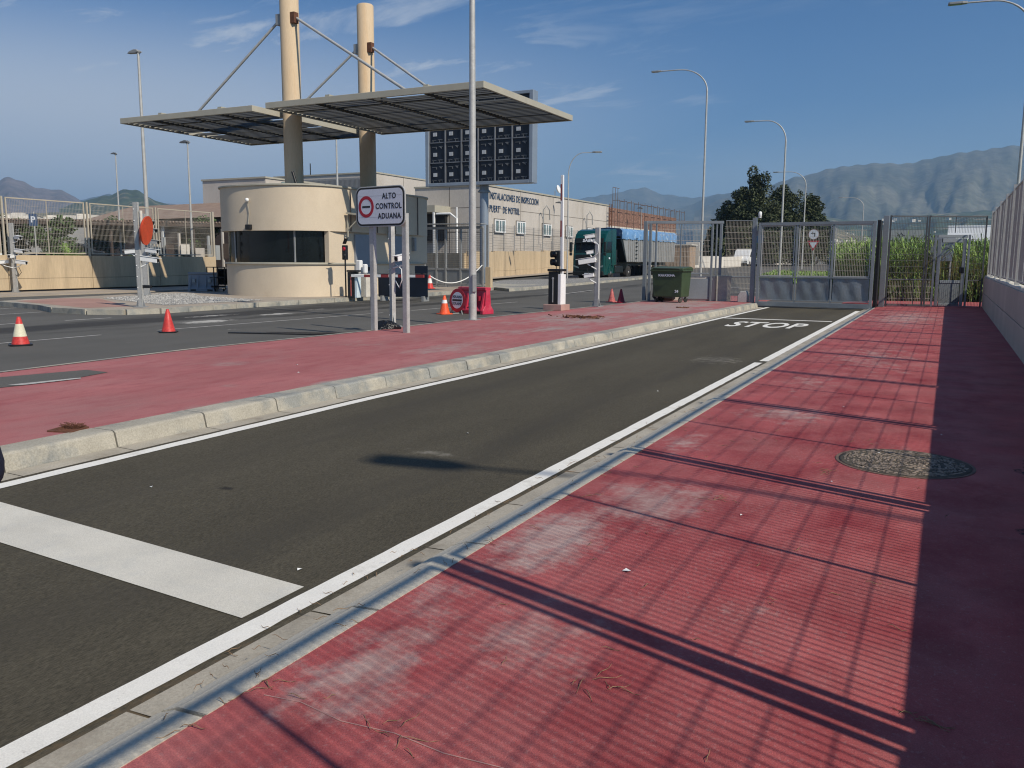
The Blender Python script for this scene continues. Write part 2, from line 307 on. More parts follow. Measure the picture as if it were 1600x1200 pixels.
def text(mb,s,size,M,depth=.004,sx=1.,align='CENTER',bold=0.,space=1.):
    """append lettering as real geometry to a mesh builder; M places the text's XY plane"""
    cu=bpy.data.curves.new('t','FONT'); cu.body=s; cu.size=size; cu.extrude=depth/2; cu.align_x=align; cu.align_y='CENTER'; cu.offset=bold; cu.resolution_u=3; cu.space_character=space
    ob=bpy.data.objects.new('t',cu); COL.objects.link(ob); dg=bpy.context.evaluated_depsgraph_get(); dg.update()
    me=bpy.data.meshes.new_from_object(ob.evaluated_get(dg)); T=M@Matrix.Diagonal((sx,1,1,1))
    mb.add([T@v.co for v in me.vertices],[tuple(p.vertices) for p in me.polygons])
    bpy.data.objects.remove(ob); bpy.data.curves.remove(cu); bpy.data.meshes.remove(me)
def face(o,right,up):
    """matrix with X along right, Y along up, Z the outward normal, origin o"""
    r=Vector(right).normalized(); u=Vector(up).normalized(); n=r.cross(u); m=Matrix((r,u,n)).transposed().to_4x4(); m.translation=Vector(o); return m
def rrect(w,h,r,n=6):
    p=[]
    for cx,cy,a0 in((w/2-r,h/2-r,0),(-w/2+r,h/2-r,90),(-w/2+r,-h/2+r,180),(w/2-r,-h/2+r,270)):
        for k in range(n+1):
            a=R(a0+90*k/n); p.append((cx+r*math.cos(a),cy+r*math.sin(a)))
    return p
def circ(r,n=40,cx=0,cy=0,ry=None): return [(cx+r*math.cos(2*math.pi*k/n),cy+(ry or r)*math.sin(2*math.pi*k/n)) for k in range(n)]
def ring(mb,outer,inner,z0,z1,M=None):
    n=len(outer); vs=[Vector((*p,z)) for z in (z0,z1) for lst in (outer,inner) for p in lst]
    if M: vs=[M@v for v in vs]
    fs=[]
    for i in range(n):
        j=(i+1)%n; fs+=[(2*n+i,2*n+j,3*n+j,3*n+i),(i,j,2*n+j,2*n+i),(n+j,n+i,3*n+i,3*n+j),(j,i,n+i,n+j)]
    mb.add(vs,fs)

# ================================================================ SETTING
YS=[-30,-10,0,42,60,80,100,120,145.5,170,260]
struct('ground',MB().strip(-12000,12000,[-200,0,42,60,80,100,120,145.5,400,1500,14000],-.10),m_ground)
struct('road',MB().strip(lambda y:-62 if y<50 else -45,lambda y:-2.3 if y<36 else 3,[-30,-10,0,36,42,60,80,100,120,145.5,170,260],0),m_street)
struct('lane',MB().strip(lambda y:-6.4,lambda y:-2.36,[-12,0,10,20,32.2],.004,False),m_lane)
# left kerb line and red island
def xb(y):
    pts=[(-12,-6.05),(0,-6.15),(5,-6.2),(8,-6.22),(12,-6.14),(18,-6.09),(24,-6.02),(31,-5.93)]
    for (a,p),(b,q) in zip(pts,pts[1:]):
        if y<=b: return p+(q-p)*(y-a)/(b-a)
    return pts[-1][1]
kl=MB(); gl=MB(); y=-8.0; k=0
while y<31.0:
    y1=min(y+.985,31.1); j=.005*math.sin(k*5.1); o=.005
    A=[(xb(yy)+dx+j,yy,z) for yy in (y+o,y1-o) for dx,z in ((0,-.02),(0,.012),(-.028,.132),(-.045,.147),(-.065,.152),(-.30,.152),(-.30,-.02))]
    n=7; kl.add(A,[tuple(range(n)),tuple(range(n,2*n))[::-1]]+[(i,n+i,n+(i+1)%n,(i+1)%n) for i in range(n)])
    gl.add([(xb(y+o/2)+.002,y+o/2,.012),(xb(y+o/2)+.20,y+o/2,.007),(xb(y1-o/2)+.20,y1-o/2,.007),(xb(y1-o/2)+.002,y1-o/2,.012)],[(0,1,2,3)])
    y+=.99; k+=1
struct('kerb',kl,m_conc); struct('gutter',gl,m_gutter)
struct('kerb_mortar',MB().strip(lambda y:xb(y)-.28,lambda y:xb(y)-.05,[-8,0,5,8,12,18,24,31],.118,False),mat('mortar',(.30,.275,.23),.95))
ys=[-8,0,4,6,8,10,12,15,18,21,24,27,31]
isl=[(xb(y)-.285,y) for y in ys]+[(-6.25,34.5),(-9.8,34.5),(-9.85,29.5),(-10.1,24.8),(-10.5,18.8),(-10.55,14.4),(-10.85,10),(-10.7,6.6),(-10.6,0),(-10.5,-8)]
struct('island_pavement',MB().prism(isl,.0,.148),m_redL)
edge=[(-9.8,34.5),(-9.85,29.5),(-10.1,24.8),(-10.5,18.8),(-10.55,14.4),(-10.85,10),(-10.7,6.6),(-10.6,0),(-10.5,-8)]
ek=MB()
for (x0,y0),(x1,y1) in zip(edge,edge[1:]): ek.add([(x0-.02,y0,.152),(x0-.13,y0,.150),(x0-.15,y0,-.01),(x1-.02,y1,.152),(x1-.13,y1,.150),(x1-.15,y1,-.01)],[(0,1,4,3),(1,2,5,4)])
struct('kerb_edging',ek,m_conc)
struct('pavement_patch',MB().sheet([(-10.45,5.9),(-10.0,7.45),(-9.55,7.42),(-9.35,6.6),(-9.45,5.9)],.153),m_street)
struct('worn_marking',MB().sheet([(-9.56,6.1),(-9.40,6.15),(-9.30,6.85),(-9.38,6.9)],.157),m_oldwhite)
# right side: gutter, low kerb, red pavement
gr=MB(); kr=MB(); y=-4.0
while y<32.2:
    y1=min(y+.985,32.3); o=.008
    gr.add([(-2.50,y+o/2,.006),(-2.375,y+o/2,.010),(-2.375,y1-o/2,.010),(-2.50,y1-o/2,.006)],[(0,1,2,3)])
    A=[(x,yy,z) for yy in (y+o,y1-o) for x,z in((-2.37,-.02),(-2.37,.012),(-2.335,.045),(-2.255,.077),(-2.125,.084),(-2.125,-.02))]
    n=6; kr.add(A,[tuple(range(n))[::-1],tuple(range(n,2*n))]+[(i,(i+1)%n,n+(i+1)%n,n+i) for i in range(n)])
    y+=.99
struct('gutter_right',gr,m_gutter); struct('kerb_right',kr,mat('pale_kerb_concrete',(.55,.51,.42),.88,var=.12,scale=3,fine=80,fvar=.14,bump=.003,bscale=90,col2=(.44,.42,.36),c2=(.5,.66),c2scale=3))
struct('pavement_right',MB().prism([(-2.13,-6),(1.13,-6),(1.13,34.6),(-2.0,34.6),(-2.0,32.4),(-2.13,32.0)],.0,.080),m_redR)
struct('pavement_beyond_gate',MB().prism([(-3.5,34.62),(3.5,34.62),(3.5,38.8),(-3.5,37.2)],.0,.078),m_redR)
struct('pavement_beyond_fence',MB().prism([(-10.4,34.52),(-6.6,34.52),(-6.6,37.5),(-10.4,38.2)],.0,.128),m_redL)
# road markings
wl=MB()
wl.paint(lambda y:xb(y)+.255,lambda y:xb(y)+.385,-2,31.2,.0085,1)
wl.paint(-2.668,-2.545,-2,13.9,.0085,2)
wl.paint(-2.640,-2.50,14.15,30.4,.0085,3)
struct('stop_bar',MB().add([(-5.72,2.95,.0085),(-5.72,3.40,.0085),(-2.72,3.14,.0085),(-2.72,2.72,.0085)],[(3,2,1,0)]),m_bar)
wl.add([(-5.62,24.5,.0085),(-2.72,24.5,.0085),(-2.72,24.72,.0085),(-5.62,24.72,.0085)],[(0,1,2,3)])
struct('road_marking',wl,m_white)
st=MB(); text(st,'STOP',1.0,face((-4.06,22.35,.0085),(1,0,0),(0,1,0)),.0016,1.0,bold=.018,space=1.05)
zs=[(x,y) for x,y,z in st.v]; xs=[p[0] for p in zs]; ysx=[p[1] for p in zs]
fx=1.86/(max(xs)-min(xs)); fy=1.9/(max(ysx)-min(ysx)); mxx=(max(xs)+min(xs))/2; my=(max(ysx)+min(ysx))/2
st.v=[(-4.02+(x-mxx)*fx,22.45+(y-my)*fy,z) for x,y,z in st.v]
struct('road_lettering',st,m_white)
ow=MB()
for a,b,w in [((-15.9,6),(-15.85,12.2),.09),((-15.8,13.6),(-15.3,21.6),.09),((-15.2,23),(-14.9,30),.09),((-20.3,12.4),(-20.45,13.5),.10),((-20.3,14.6),(-20.2,15.9),.12),((-26.5,16.4),(-26.8,17.6),.10),((-24.0,15.2),(-24.1,16.6),.10),((-16.3,36),(-17.2,45),.14),((-17.4,38),(-16.4,42),.12),((-11.5,44.5),(-8.2,45.2),.45),((-11.5,50),(-7.6,49.2),.45)]:
    p=Vector(a);q=Vector(b);d=(q-p).normalized();nn=Vector((-d.y,d.x))*w/2
    ow.add([(p.x+nn.x,p.y+nn.y,hz(p.y)+.005),(p.x-nn.x,p.y-nn.y,hz(p.y)+.005),(q.x-nn.x,q.y-nn.y,hz(q.y)+.005),(q.x+nn.x,q.y+nn.y,hz(q.y)+.005)],[(3,2,1,0)])
struct('faded_road_marking',ow,m_oldwhite)
# booth island with kerb, gravel beds
bi=[(-29,19.6),(-28.4,18.1),(-27.2,17.9),(-25.2,17.4),(-23.6,16.7),(-22.0,16.6),(-21.0,17.0),(-20.7,17.9),(-20.8,21),(-20.75,26),(-20.8,33),(-21.3,38.5),(-22.2,41.6),(-31,43),(-31,30)]
struct('booth_island',MB().prism(bi,0,.15),m_pavgrey)
bk=MB(); rim=bi[:13]
for (x0,y0),(x1,y1) in zip(rim,rim[1:]):
    L_=math.hypot(x1-x0,y1-y0); n=max(1,round(L_/1.0)); d=Vector((x1-x0,y1-y0,0))/n; nn=Vector((d.y,-d.x,0)).normalized()
    for i in range(n):
        p=Vector((x0,y0,0))+d*i; bk.bar(p+d.normalized()*.01+nn*.03+Vector((0,0,.07)),p+d-d.normalized()*.01+nn*.03+Vector((0,0,.07)),.2,.17)
struct('kerb_island',bk,m_conc)
struct('pink_paving',MB().sheet([(-28.2,18.5),(-22.6,16.95),(-22.2,18.2),(-27.5,21.2),(-28.8,20.6)],.154),m_pink)
def gravel(name,poly,z,ter=False,n=500):
    o=struct(name,MB().sheet(poly,z),m_gravel)
def inpoly(x,y,P):
    c=False
    for i in range(len(P)):
        (a,b),(d,e)=P[i],P[i-1]
        if (b>y)!=(e>y) and x<(d-a)*(y-b)/(e-b)+a: c=not c
    return c
gp=[(-27.6,21.4),(-29.3,25.3),(-28.6,26.6),(-26.4,24.8),(-21.7,23.4),(-21.9,19.2)]
gravel('gravel_bed',gp,.155)
stn=MB()
for k in range(4200):
    x,y=random.uniform(-29.3,-21.7),random.uniform(19.2,26.6)
    if not inpoly(x,y,gp): continue
    r=random.uniform(.02,.045); a=random.uniform(0,3.14)
    stn.add([(x+r*math.cos(a),y+r*math.sin(a),.155),(x+r*math.cos(a+2.1),y+r*math.sin(a+2.1),.155),(x+r*math.cos(a+4.2),y+r*math.sin(a+4.2),.155),(x,y,.155+r*.8)],[(0,1,3),(1,2,3),(2,0,3)])
struct('gravel',stn,mat('pale_stones',(.33,.325,.31),.9,var=.2,scale=3,fine=9,fvar=.4),'stuff')
mp=[(-20.35,40),(-20.3,50),(-20.2,60),(-20.3,73),(-21.1,73),(-21.3,62),(-24.0,56.5),(-26.6,51),(-24,43),(-22.3,41.8)]
med=MB(); n=len(mp); med.add([(x,y,hz(y)+.15) for x,y in mp]+[(x,y,hz(y)-.02) for x,y in mp],[tuple(range(n))]+[(i,n+i,n+(i+1)%n,(i+1)%n) for i in range(n)])
struct('median_island',med,m_conc)
struct('median_gravel',MB().add([(x*.985-.35,40.8+(y-40)*.96,hz(y)+.158) for x,y in mp],[tuple(range(n))]),m_gravel)
struct('pavement_left',MB().prism([(-34.4,-5),(-34.4,30),(-34.8,38.0),(-39.4,39),(-39.4,-5)],-.05,.05),m_pavgrey)
struct('car_park',MB().sheet([(-39.0,-20),(-110,-20),(-110,75),(-39.6,75)],1.0),m_street)
# wall-foot pavement by the inspection building
struct('pavement_far',MB().strip(lambda y:-34,lambda y:-28.3-(y-45)*.075,[45,50,60,72,90],.13),m_pavgrey)
# litter
lt=MB()
def twig(x,y,z,l):
    a=random.uniform(0,6.28); c=random.uniform(-6,6); p=[]
    for i in range(5):
        t=i/4*l; b=a+c*t; p.append((x,y,z+.004+.006*math.sin(i*1.6))); x+=math.cos(b)*l/4; y+=math.sin(b)*l/4
    lt.tube(p,[.0009,.0016,.0018,.0014,.0007],4,False)
for k in range(150):
    c=random.random()
    if c<.5: twig(random.gauss(-2.2,.13),random.uniform(1.8,9),.086,random.uniform(.03,.10))
    elif c<.85: twig(random.uniform(-2.0,.1),random.uniform(2,8),.081,random.uniform(.03,.09))
    else: twig(random.gauss(-2.52,.03),random.uniform(2,8),.012,random.uniform(.03,.08))
for cx,cy in((-1.5,2.13),(-1.05,2.75),(-2.1,2.2),(.0,3.0),(-1.2,5.4),(-.7,6.5)):
    for k in range(7): twig(random.gauss(cx,.04),random.gauss(cy,.03),.081,random.uniform(.05,.13))
struct('litter',lt,m_twig,'stuff')
fk=MB()
for x,y in((-.62,6.2),(-.42,7.35),(-1.02,5.1),(.05,8.4),(-1.3,3.9),(-.9,9.6),(-3.9,6.8),(-4.9,4.1),(-3.1,10.2),(-2.9,3.3),(-8,9.2),(-7.4,8.6)):
    z=.082 if x>-2.1 else (.006 if x>-6 else .15); a=random.uniform(0,6); r=random.uniform(.012,.03)
    fk.add([(x,y,z+.002),(x+r*math.cos(a),y+r*math.sin(a),z+.01),(x+r*1.6*math.cos(a+.6),y+r*1.6*math.sin(a+.6),z+.003),(x+r*math.cos(a+1.5),y+r*math.sin(a+1.5),z+.008)],[(0,1,2,3)])
struct('paper_scraps',fk,m_whitep,'stuff')
ck=MB(); pts=[(-2.05,2.14),(-1.9,2.16),(-1.7,2.125),(-1.5,2.145),(-1.3,2.12),(-1.1,2.135),(-.8,2.10)]
for (a,b),(c,d) in zip(pts,pts[1:]): ck.add([(a,b-.0025,.0815),(c,d-.0025,.0815),(c,d+.0025,.0815),(a,b+.0025,.0815)],[(0,1,2,3)])
struct('pavement_crack',ck,mat('crack_filler',(.44,.24,.22),.9))

# ================================================================ HILLS
def pt(az,D): return (D*math.sin(R(az)),D*math.cos(R(az)))
def hills(name,prof,D,D0,m,seed,rough=.16,rows=26,z0=-20,freq=1.0):
    """terrain sheet climbing from distance D0 to a ridge at D; prof = (azimuth, elevation angle) of the skyline"""
    rng=random.Random(seed); ph=[(rng.uniform(0,6.28),rng.uniform(0,6.28)) for _ in range(7)]
    a0,a1=prof[0][0],prof[-1][0]; nc=int((a1-a0)*6); vs=[]
    def el(a):
        for (p,q),(r_,s_) in zip(prof,prof[1:]):
            if a<=r_:
                t=(a-p)/(r_-p); t=t*t*(3-2*t)*.5+t*.5; return q+(s_-q)*t
        return prof[-1][1]
    for j in range(rows+3):
        t=j/rows
        for i in range(nc+1):
            a=a0+(a1-a0)*i/nc; d=D0+(D-D0)*t
            w=sum(math.sin(a*freq*(1.1*2**k)+ph[k][0]+t*3*math.sin(ph[k][1]+k))*math.cos(t*4*1.6**k+ph[k][1])/(1.75**k) for k in range(6))
            H=D*math.tan(R(el(a)))
            tt=min(t,1); z=z0+(H-z0)*(tt**1.15)*(1+rough*w*(1-tt)*1.3)+H*(rough*.05*w*tt+.006*math.sin(a*7+ph[0][0])*tt)
            if t>1: z=H*(1-(t-1)*2.5)
            x,y=pt(a,d); vs.append((x,y,z))
    fs=[(j*(nc+1)+i,j*(nc+1)+i+1,(j+1)*(nc+1)+i+1,(j+1)*(nc+1)+i) for j in range(rows+2) for i in range(nc)]
    o=struct(name,MB().add(vs,fs,True),m); return o
mh1=mat('mountain_scrub',(.12,.115,.085),.95,bump=22,bscale=.0045,var=.3,scale=.0016,fine=.02,fvar=.35,col2=(.07,.075,.055),c2=(.42,.58),c2scale=.0035,stretch=(1,1,1))
mh2=mat('green_hill',(.045,.065,.03),.95,bump=14,bscale=.012,var=.35,scale=.006,fine=.06,fvar=.45,col2=(.20,.165,.11),c2=(.54,.66),c2scale=.012)
mh3=mat('terraced_slope',(.10,.10,.055),.95,bump=6,bscale=.03,var=.35,scale=.01,fine=.08,fvar=.5,col2=(.26,.21,.15),c2=(.5,.62),c2scale=.02)
hills('mountain',[(-15,3.2),(-13.3,4.0),(-10.55,4.75),(-8.66,5.25),(-6.83,5.7),(-4.3,5.9),(-2.89,5.8),(-1.2,6.1),(.77,6.35),(2.99,6.55),(8,6.9),(16,6.3)],5200,2500,mh1,3,.16)
hills('mountain_shoulder',[(-20,1.4),(-18.2,2.5),(-16,3.4),(-13.5,4.25),(-11,4.4),(-8,3.5),(-5,2.6)],6400,4400,mh1,11,.12)
hills('far_mountain',[(-30,3.2),(-24,3.6),(-22.6,4.0),(-20.5,4.3),(-18.1,4.72),(-17.2,4.3),(-15,4.05),(-11,4.5),(-8,4.2)],8000,6200,mh1,5,.10)
hills('foothill',[(-14,1.3),(-12,1.7),(-9,2.3),(-7.5,3.0),(-6.5,2.7),(-4,2.3),(-1,2.9),(2,3.0),(6,3.2),(16,3.4)],3000,900,mh2,9,.16,z0=0,freq=1.8)
hills('valley_slope',[(-24,.6),(-14,1.0),(-10,1.1),(-8,1.9),(-6.6,2.2),(-5,1.6),(0,1.2),(16,1.3)],1700,500,mh3,29,.12,z0=0,freq=2.4)
hills('left_mountain',[(-75,2.9),(-66,3.8),(-60,4.0),(-57.5,4.1),(-56.6,4.6),(-56.1,4.4),(-55.2,4.0),(-54,3.9),(-52.6,3.1),(-51,2.6),(-47,2.2),(-40,1.5)],5000,2900,mat('rocky_mountain',(.17,.135,.125),.95,bump=30,bscale=.005,var=.3,scale=.002,fine=.02,fvar=.3,col2=(.10,.085,.08),c2=(.45,.6),c2scale=.004),17,.18)
hills('left_range',[(-60,2.4),(-55,2.7),(-53,3.4),(-51.5,3.8),(-50,3.5),(-45,3.0),(-38,2.6),(-25,2.5)],7000,5200,mh1,19,.1)
hills('green_hill',[(-54.2,2.9),(-53,3.35),(-51.6,3.7),(-50.6,4.15),(-50.0,4.1),(-49,3.5),(-47.5,3.1),(-45.6,3.05),(-43,3.1),(-38,2.4),(-30,2.2),(-25,2.0)],2700,1100,mh2,23,.13,z0=5,freq=2.2)
hills('left_slope',[(-80,2.2),(-62,2.4),(-58,2.4),(-54,2.7),(-51,2.6),(-48,2.3),(-45,2.2),(-38,1.8),(-25,1.6)],1800,500,mh3,31,.2,z0=3,freq=2.6)
vil=MB(); rng=random.Random(4)
def houses(n,a0,a1,d0,d1,e0,e1,s0=5,s1=11):
    for k in range(n):
        a=rng.uniform(a0,a1); d=rng.uniform(d0,d1); e=rng.uniform(e0,e1); x,y=pt(a,d); z=d*math.tan(R(e)); w=rng.uniform(s0,s1)
        vil.box((x,y,z),(w,w*rng.uniform(.6,1.2),w*rng.uniform(.45,.8)),rng.uniform(0,3))
houses(190,-59,-50.5,560,640,1.9,2.5,3,7); houses(60,-59,-40,1200,1400,1.5,2.2,5,10); houses(160,-8.2,-3.5,560,700,.8,1.45,2,5)
houses(60,-12,4,1500,1700,1.2,1.9,2.5,6); houses(16,-4,3,2400,2500,2.2,2.7,5,12); houses(14,-50,-44,2000,2100,2.4,3.0,6,10)
struct('village',vil,m_farwhite,'stuff')

# ================================================================ RIGHT WALL AND FENCE
w=thing('boundary_wall','grey concrete wall along the right edge of the red pavement','wall',(1.27,15,0))
mb=MB(); y=-5.
while y<34.4:
    y1=min(y+2.95,34.5); mb.b2(1.12,1.42,y+.006,y1-.006,.0,.565); mb.b2(1.12,1.42,y+.006,y1-.006,.578,1.12); y=y1
build('wall_panels',mb,m_wallR,w,world=True,bevel=.004)
mb=MB(); mb.b2(1.14,1.40,-5,34.5,.01,1.115); build('wall_core',mb,mat('dark_joint',(.06,.06,.06),.95),w,world=True)
mb=MB(); y=-5.
while y<34.4:
    y1=min(y+random.uniform(.5,1.4),34.5); mb.b2(1.15,1.39,y,y1-.02,1.115,1.145+random.uniform(0,.03)); y=y1
build('mortar_cap',mb,m_cap,w,world=True,bevel=.01)
f=thing('mesh_fence','tall grey wire mesh fence standing on the right concrete wall','fence',(1.25,15,1.13))
py=[2.45+2.95*k for k in range(-2,11)]+[34.35]
for y in py: build('post',MB().b2(1.205,1.295,y-.04,y+.04,1.12,3.38),m_galv,f,world=True)
def wire_panel(mb,a,b,z0,z1,dv=.05,dh=.2,wv=.0055,wh=.008):
    a=Vector(a);b=Vector(b);L_=(b-a).length; n=max(1,round(L_/dv)); d=(b-a)/L_
    for i in range(1,n):
        p=a+d*L_*i/n; mb.wire((p.x,p.y,z0),(p.x,p.y,z1),wv)
    m=max(1,round((z1-z0)/dh))
    for j in range(1,m):
        z=z0+(z1-z0)*j/m; mb.wire((a.x,a.y,z),(b.x,b.y,z),wh)
def frame(mb,a,b,z0,z1,w=.04,mid=False):
    a=Vector((a[0],a[1],0));b=Vector((b[0],b[1],0)); Z=Vector((0,0,1)); d=(b-a).normalized()*w/2
    mb.bar(a+Z*z0+d,a+Z*z1+d,w); mb.bar(b+Z*z0-d,b+Z*z1-d,w); mb.bar(a+Z*(z0+w/2)+d*2,b+Z*(z0+w/2)-d*2,w*.98); mb.bar(a+Z*(z1-w/2)+d*2,b+Z*(z1-w/2)-d*2,w*.98)
    if mid: c=(a+b)/2; mb.bar(c+Z*(z0+w),c+Z*(z1-w),.028)
pan=None
for y0,y1 in zip(py,py[1:]):
    p=MB(); wire_panel(p,(1.25,y0+.12,0),(1.25,y1-.13,0),1.24,3.26,.05,.2,.009,.0095)
    q=MB(); frame(q,(1.25,y0+.085),(1.25,y1-.085),1.22,3.30,.036,True)
    fr=build('panel_frame',q,m_galv,f,world=True); build('wire_mesh',p,m_wire,fr,world=True)

# ================================================================ STREET LAMPS
def lamp(label,loc,rz,h,arm=2.6,r0=.085,r1=.045,rise=1.5,head=(.62,.26,.09),hm=None,group='curved street lamps',ext=None,name='street_lamp'):
    t=thing(name,label,'street lamp',loc,rz,group)
    build('pole',MB().tube([(0,0,0),(0,0,h-rise)],[r0,r1+.012],14),m_galv,t)
    build('base_plate',MB().box((0,0,.012),(.34,.34,.024)),m_galvd,t)
    pts=[(0,0,h-rise)]
    for i in range(1,13):
        a=R(88*i/12); pts.append((arm*.62*(1-math.cos(a)),0,h-rise+rise*math.sin(a)))
    e=pts[-1]; pts.append((arm,0,e[2]+.02))
    build('arm',MB().tube(pts,[r1+.012]+[r1]*7+[r1*.8]*6,10),m_galv,t)
    hx=arm; hzz=e[2]+.03; a,b,c=head
    hd=MB().prism([(hx-.05,-b*.28),(hx+.15,-b/2),(hx+a-.05,-b/2),(hx+a,-b*.35),(hx+a,b*.35),(hx+a-.05,b/2),(hx+.15,b/2),(hx-.05,b*.28)],hzz-c/2,hzz+c/2)
    hd=build('lamp_head',hd,m_galvd,t,bevel=.012); build('lens',MB().b2(hx+.17,hx+a-.07,-b*.38,b*.38,hzz-c/2-.012,hzz-c/2+.004),m_wglass,hd)
    return t
P180=math.pi
lamp('curved street lamp behind the concrete fence wall, nearer the pine trees',(-15.0,58.1,.22),P180,14.0,3.2)
lamp('curved street lamp on the grass strip seen through the sliding gate',(-10.85,64.2,.30),P180,11.2,2.3)
lamp('thin far street lamp standing just right of the pines behind the gate',(-14.4,99,.80),P180,10.5,2.9)
lamp('most distant small curved street lamp under the mountain',(-11.9,139.5,1.36),P180,9.8,3.0)
lamp('curved street lamp rising behind the right hand mesh fence',(2.62,47,.0),P180+.08,13.5,2.75,head=(.75,.3,.1))
lamp('curved street lamp with its arm to the right beyond the truck',(-24.9,58.3,.15),.25,9.1,1.75,r0=.06,r1=.03)
lamp('curved street lamp beside the right wall whose head shades the lane',(10.95,1.85,0),P180+.15,11.4,1.95,head=(.75,.3,.12))
# tall straight pole in the middle of the picture
t=thing('light_pole','tall galvanised pole on the red island beside the red barrier','light pole',(-10.36,18.4,.148))
build('pole',MB().tube([(0,0,0),(0,0,11)],[.098,.052],20),m_galv,t)
build('inspection_door',MB().box((.075,-.055,.9),(.10,.10,.42),rz=.6),m_galvd,t,bevel=.006)
build('base_plate',MB().box((0,0,.008),(.30,.30,.016)),m_galvd,t)
for s in(-1,1):
    hd=build('lamp_head',MB().prism(rrect(.62,.26,.09),10.95,11.06,Matrix.Translation((s*.75,0,0))),m_lamp,t)
build('cross_arm',MB().bar((-.5,0,10.9),(.5,0,10.9),.06),m_galv,t)
def flatlamp(label,loc,h,r0,s,rz=0,dark=False,name='street_lamp'):
    t=thing(name,label,'street lamp',loc,rz,'straight street lamps')
    build('pole',MB().tube([(0,0,0),(0,0,h)],[r0,r0*.5],12),m_galv,t)
    hd=MB(); 
    ps=[(-1.0*s,.02),(-.8*s,.16*s),(-.3*s,.26*s),(.0,.22*s),(.12*s,.05),(-.1*s,-.02)]
    M_=Matrix(((1,0,0,0),(0,0,-1,0),(0,1,0,h),(0,0,0,1)))
    hd.prism(ps,-.16*s,.16*s,M_); build('lamp_head',hd,m_lamp if dark else m_galvd,t,bevel=.02)
    build('bracket',MB().bar((-.1*s,0,h-.05),(.3*s,0,h+.03),.07),m_galvd,t)
    return t
flatlamp('tall tapered lamp with flat head behind the left canopy',(-39.9,34.1,1.0),11.6,.13,.75)
flatlamp('small distant lamp with dark head over the green hill',(-46.6,37.7,1.0),7.0,.07,.42,0,True)
flatlamp('lamp with dark rounded head left of the booth',(-40.2,37.5,1.0),7.3,.08,.62,0,True)
flatlamp('thin white pole rising behind the canopy between its columns',(-46.2,59,.2),11.6,.13,.5)
flatlamp('small dark headed lamp in front of the scaffolding end of the tan building',(-33.2,76,.5),6.5,.05,.6,0,True)
flatlamp('small dark headed lamp near the far end of the brick building',(-32.5,98,.8),6.9,.05,.6,0,True)

# ================================================================ CANOPY, COLUMNS, BOOTH
cp=thing('entry_canopy','slatted cream canopy hung by rods from two tall round columns','canopy',(-24.8,31.4,0))
for y in(28.8,34.0): 
    c=build('column',MB().lathe([(.385,.15),(.385,13.15),(.34,13.2)],(-24.8,y,0),32),m_column,cp,world=True)
def canopy(x0,x1,y0,y1,z,tz=0.):
    h=.23; fr=MB(); w=.10
    fr.b2(x0,x1,y0,y0+w,z,z+h); fr.b2(x0,x1,y1-w,y1,z,z+h); fr.b2(x0,x0+w,y0+w+.002,y1-w-.002,z,z+h); fr.b2(x1-w,x1,y0+w+.002,y1-w-.002,z,z+h)
    o=build('canopy_frame',fr,m_fascia,cp,world=True,bevel=.008)
    bm_=MB(); n=4
    for i in range(1,n): x=x0+(x1-x0)*i/n; bm_.b2(x-.07,x+.07,y0+w,y1-w,z+.02,z+h-.01)
    for i in range(1,5): y=y0+(y1-y0)*i/5; bm_.b2(x0+w,x1-w,y-.04,y+.04,z+.10,z+h-.03)
    build('beam',bm_,m_slat,o,world=True)
    sl=MB(); ns=28; rng=random.Random(int(x0*10))
    for i in range(ns):
        y=y0+w+.05+(y1-y0-2*w-.1)*i/(ns-1)
        for s in range(4):
            xa=x0+w+(x1-x0-2*w)*s/4+.01; xb_=x0+w+(x1-x0-2*w)*(s+1)/4-.01
            if rng.random()<.012: continue
            tl=.115; sl.add([(xa,y-.147,z+.02),(xb_,y-.147,z+.02),(xb_,y+.155,z+.02+tl),(xa,y+.155,z+.02+tl),(xa,y-.143,z+.008),(xb_,y-.143,z+.008),(xb_,y+.159,z+.008+tl),(xa,y+.159,z+.008+tl)],[(0,1,2,3),(7,6,5,4),(0,4,5,1),(1,5,6,2),(2,6,7,3),(3,7,4,0)])
    build('slats',sl,m_slat,o,world=True)
    for xx in (x0+.25*(x1-x0),x0+.75*(x1-x0)):
        tr=MB()
        for k in range(22):
            ya=y0+.1+(y1-y0-.2)*k/22; yb=ya+(y1-y0-.2)/22; tr.bar((xx,ya,z+(.0 if k%2 else .2)),(xx,yb,z+(.2 if k%2 else .0)),.03)
        tr.bar((xx,y0+.1,z+.0),(xx,y1-.1,z+.0),.04)
        build('truss',tr,m_slat,o,world=True)
    for xx in (x0+.3*(x1-x0),x0+.75*(x1-x0)):
        for yy in (y0+.3,y1-.5): build('flashing',MB().box((xx,yy,z+h+.05),(.2,.3,.1)),m_fascia,o,world=True)
canopy(-24.38,-14.62,26.75,34.6,7.45)
canopy(-32.9,-25.25,26.95,34.95,7.45)
for y,zc,(xr_,yr),(xl_,yl) in((28.8,11.3,(-18.1,27.2),(-29.5,28.0)),(34.0,11.25,(-18.4,31.6),(-29.5,33))):
    for s,(xe,ye) in((1,(xr_,yr)),(-1,(xl_,yl))):
        o=build('tie_rod',MB().tube([(-24.8+s*.45,y-.1,zc),(xe,ye,7.72)],.055,10),m_galv,cp,world=True)
        build('anchor_bracket',MB().box((-24.8+s*.38,y-.15,zc),(.22,.26,.42)),m_rust if s>0 else m_galvd,o,world=True)
bt=thing('control_booth','cream rounded control booth with dark ribbon window under the canopy','booth',(-24.65,30.7,.15))
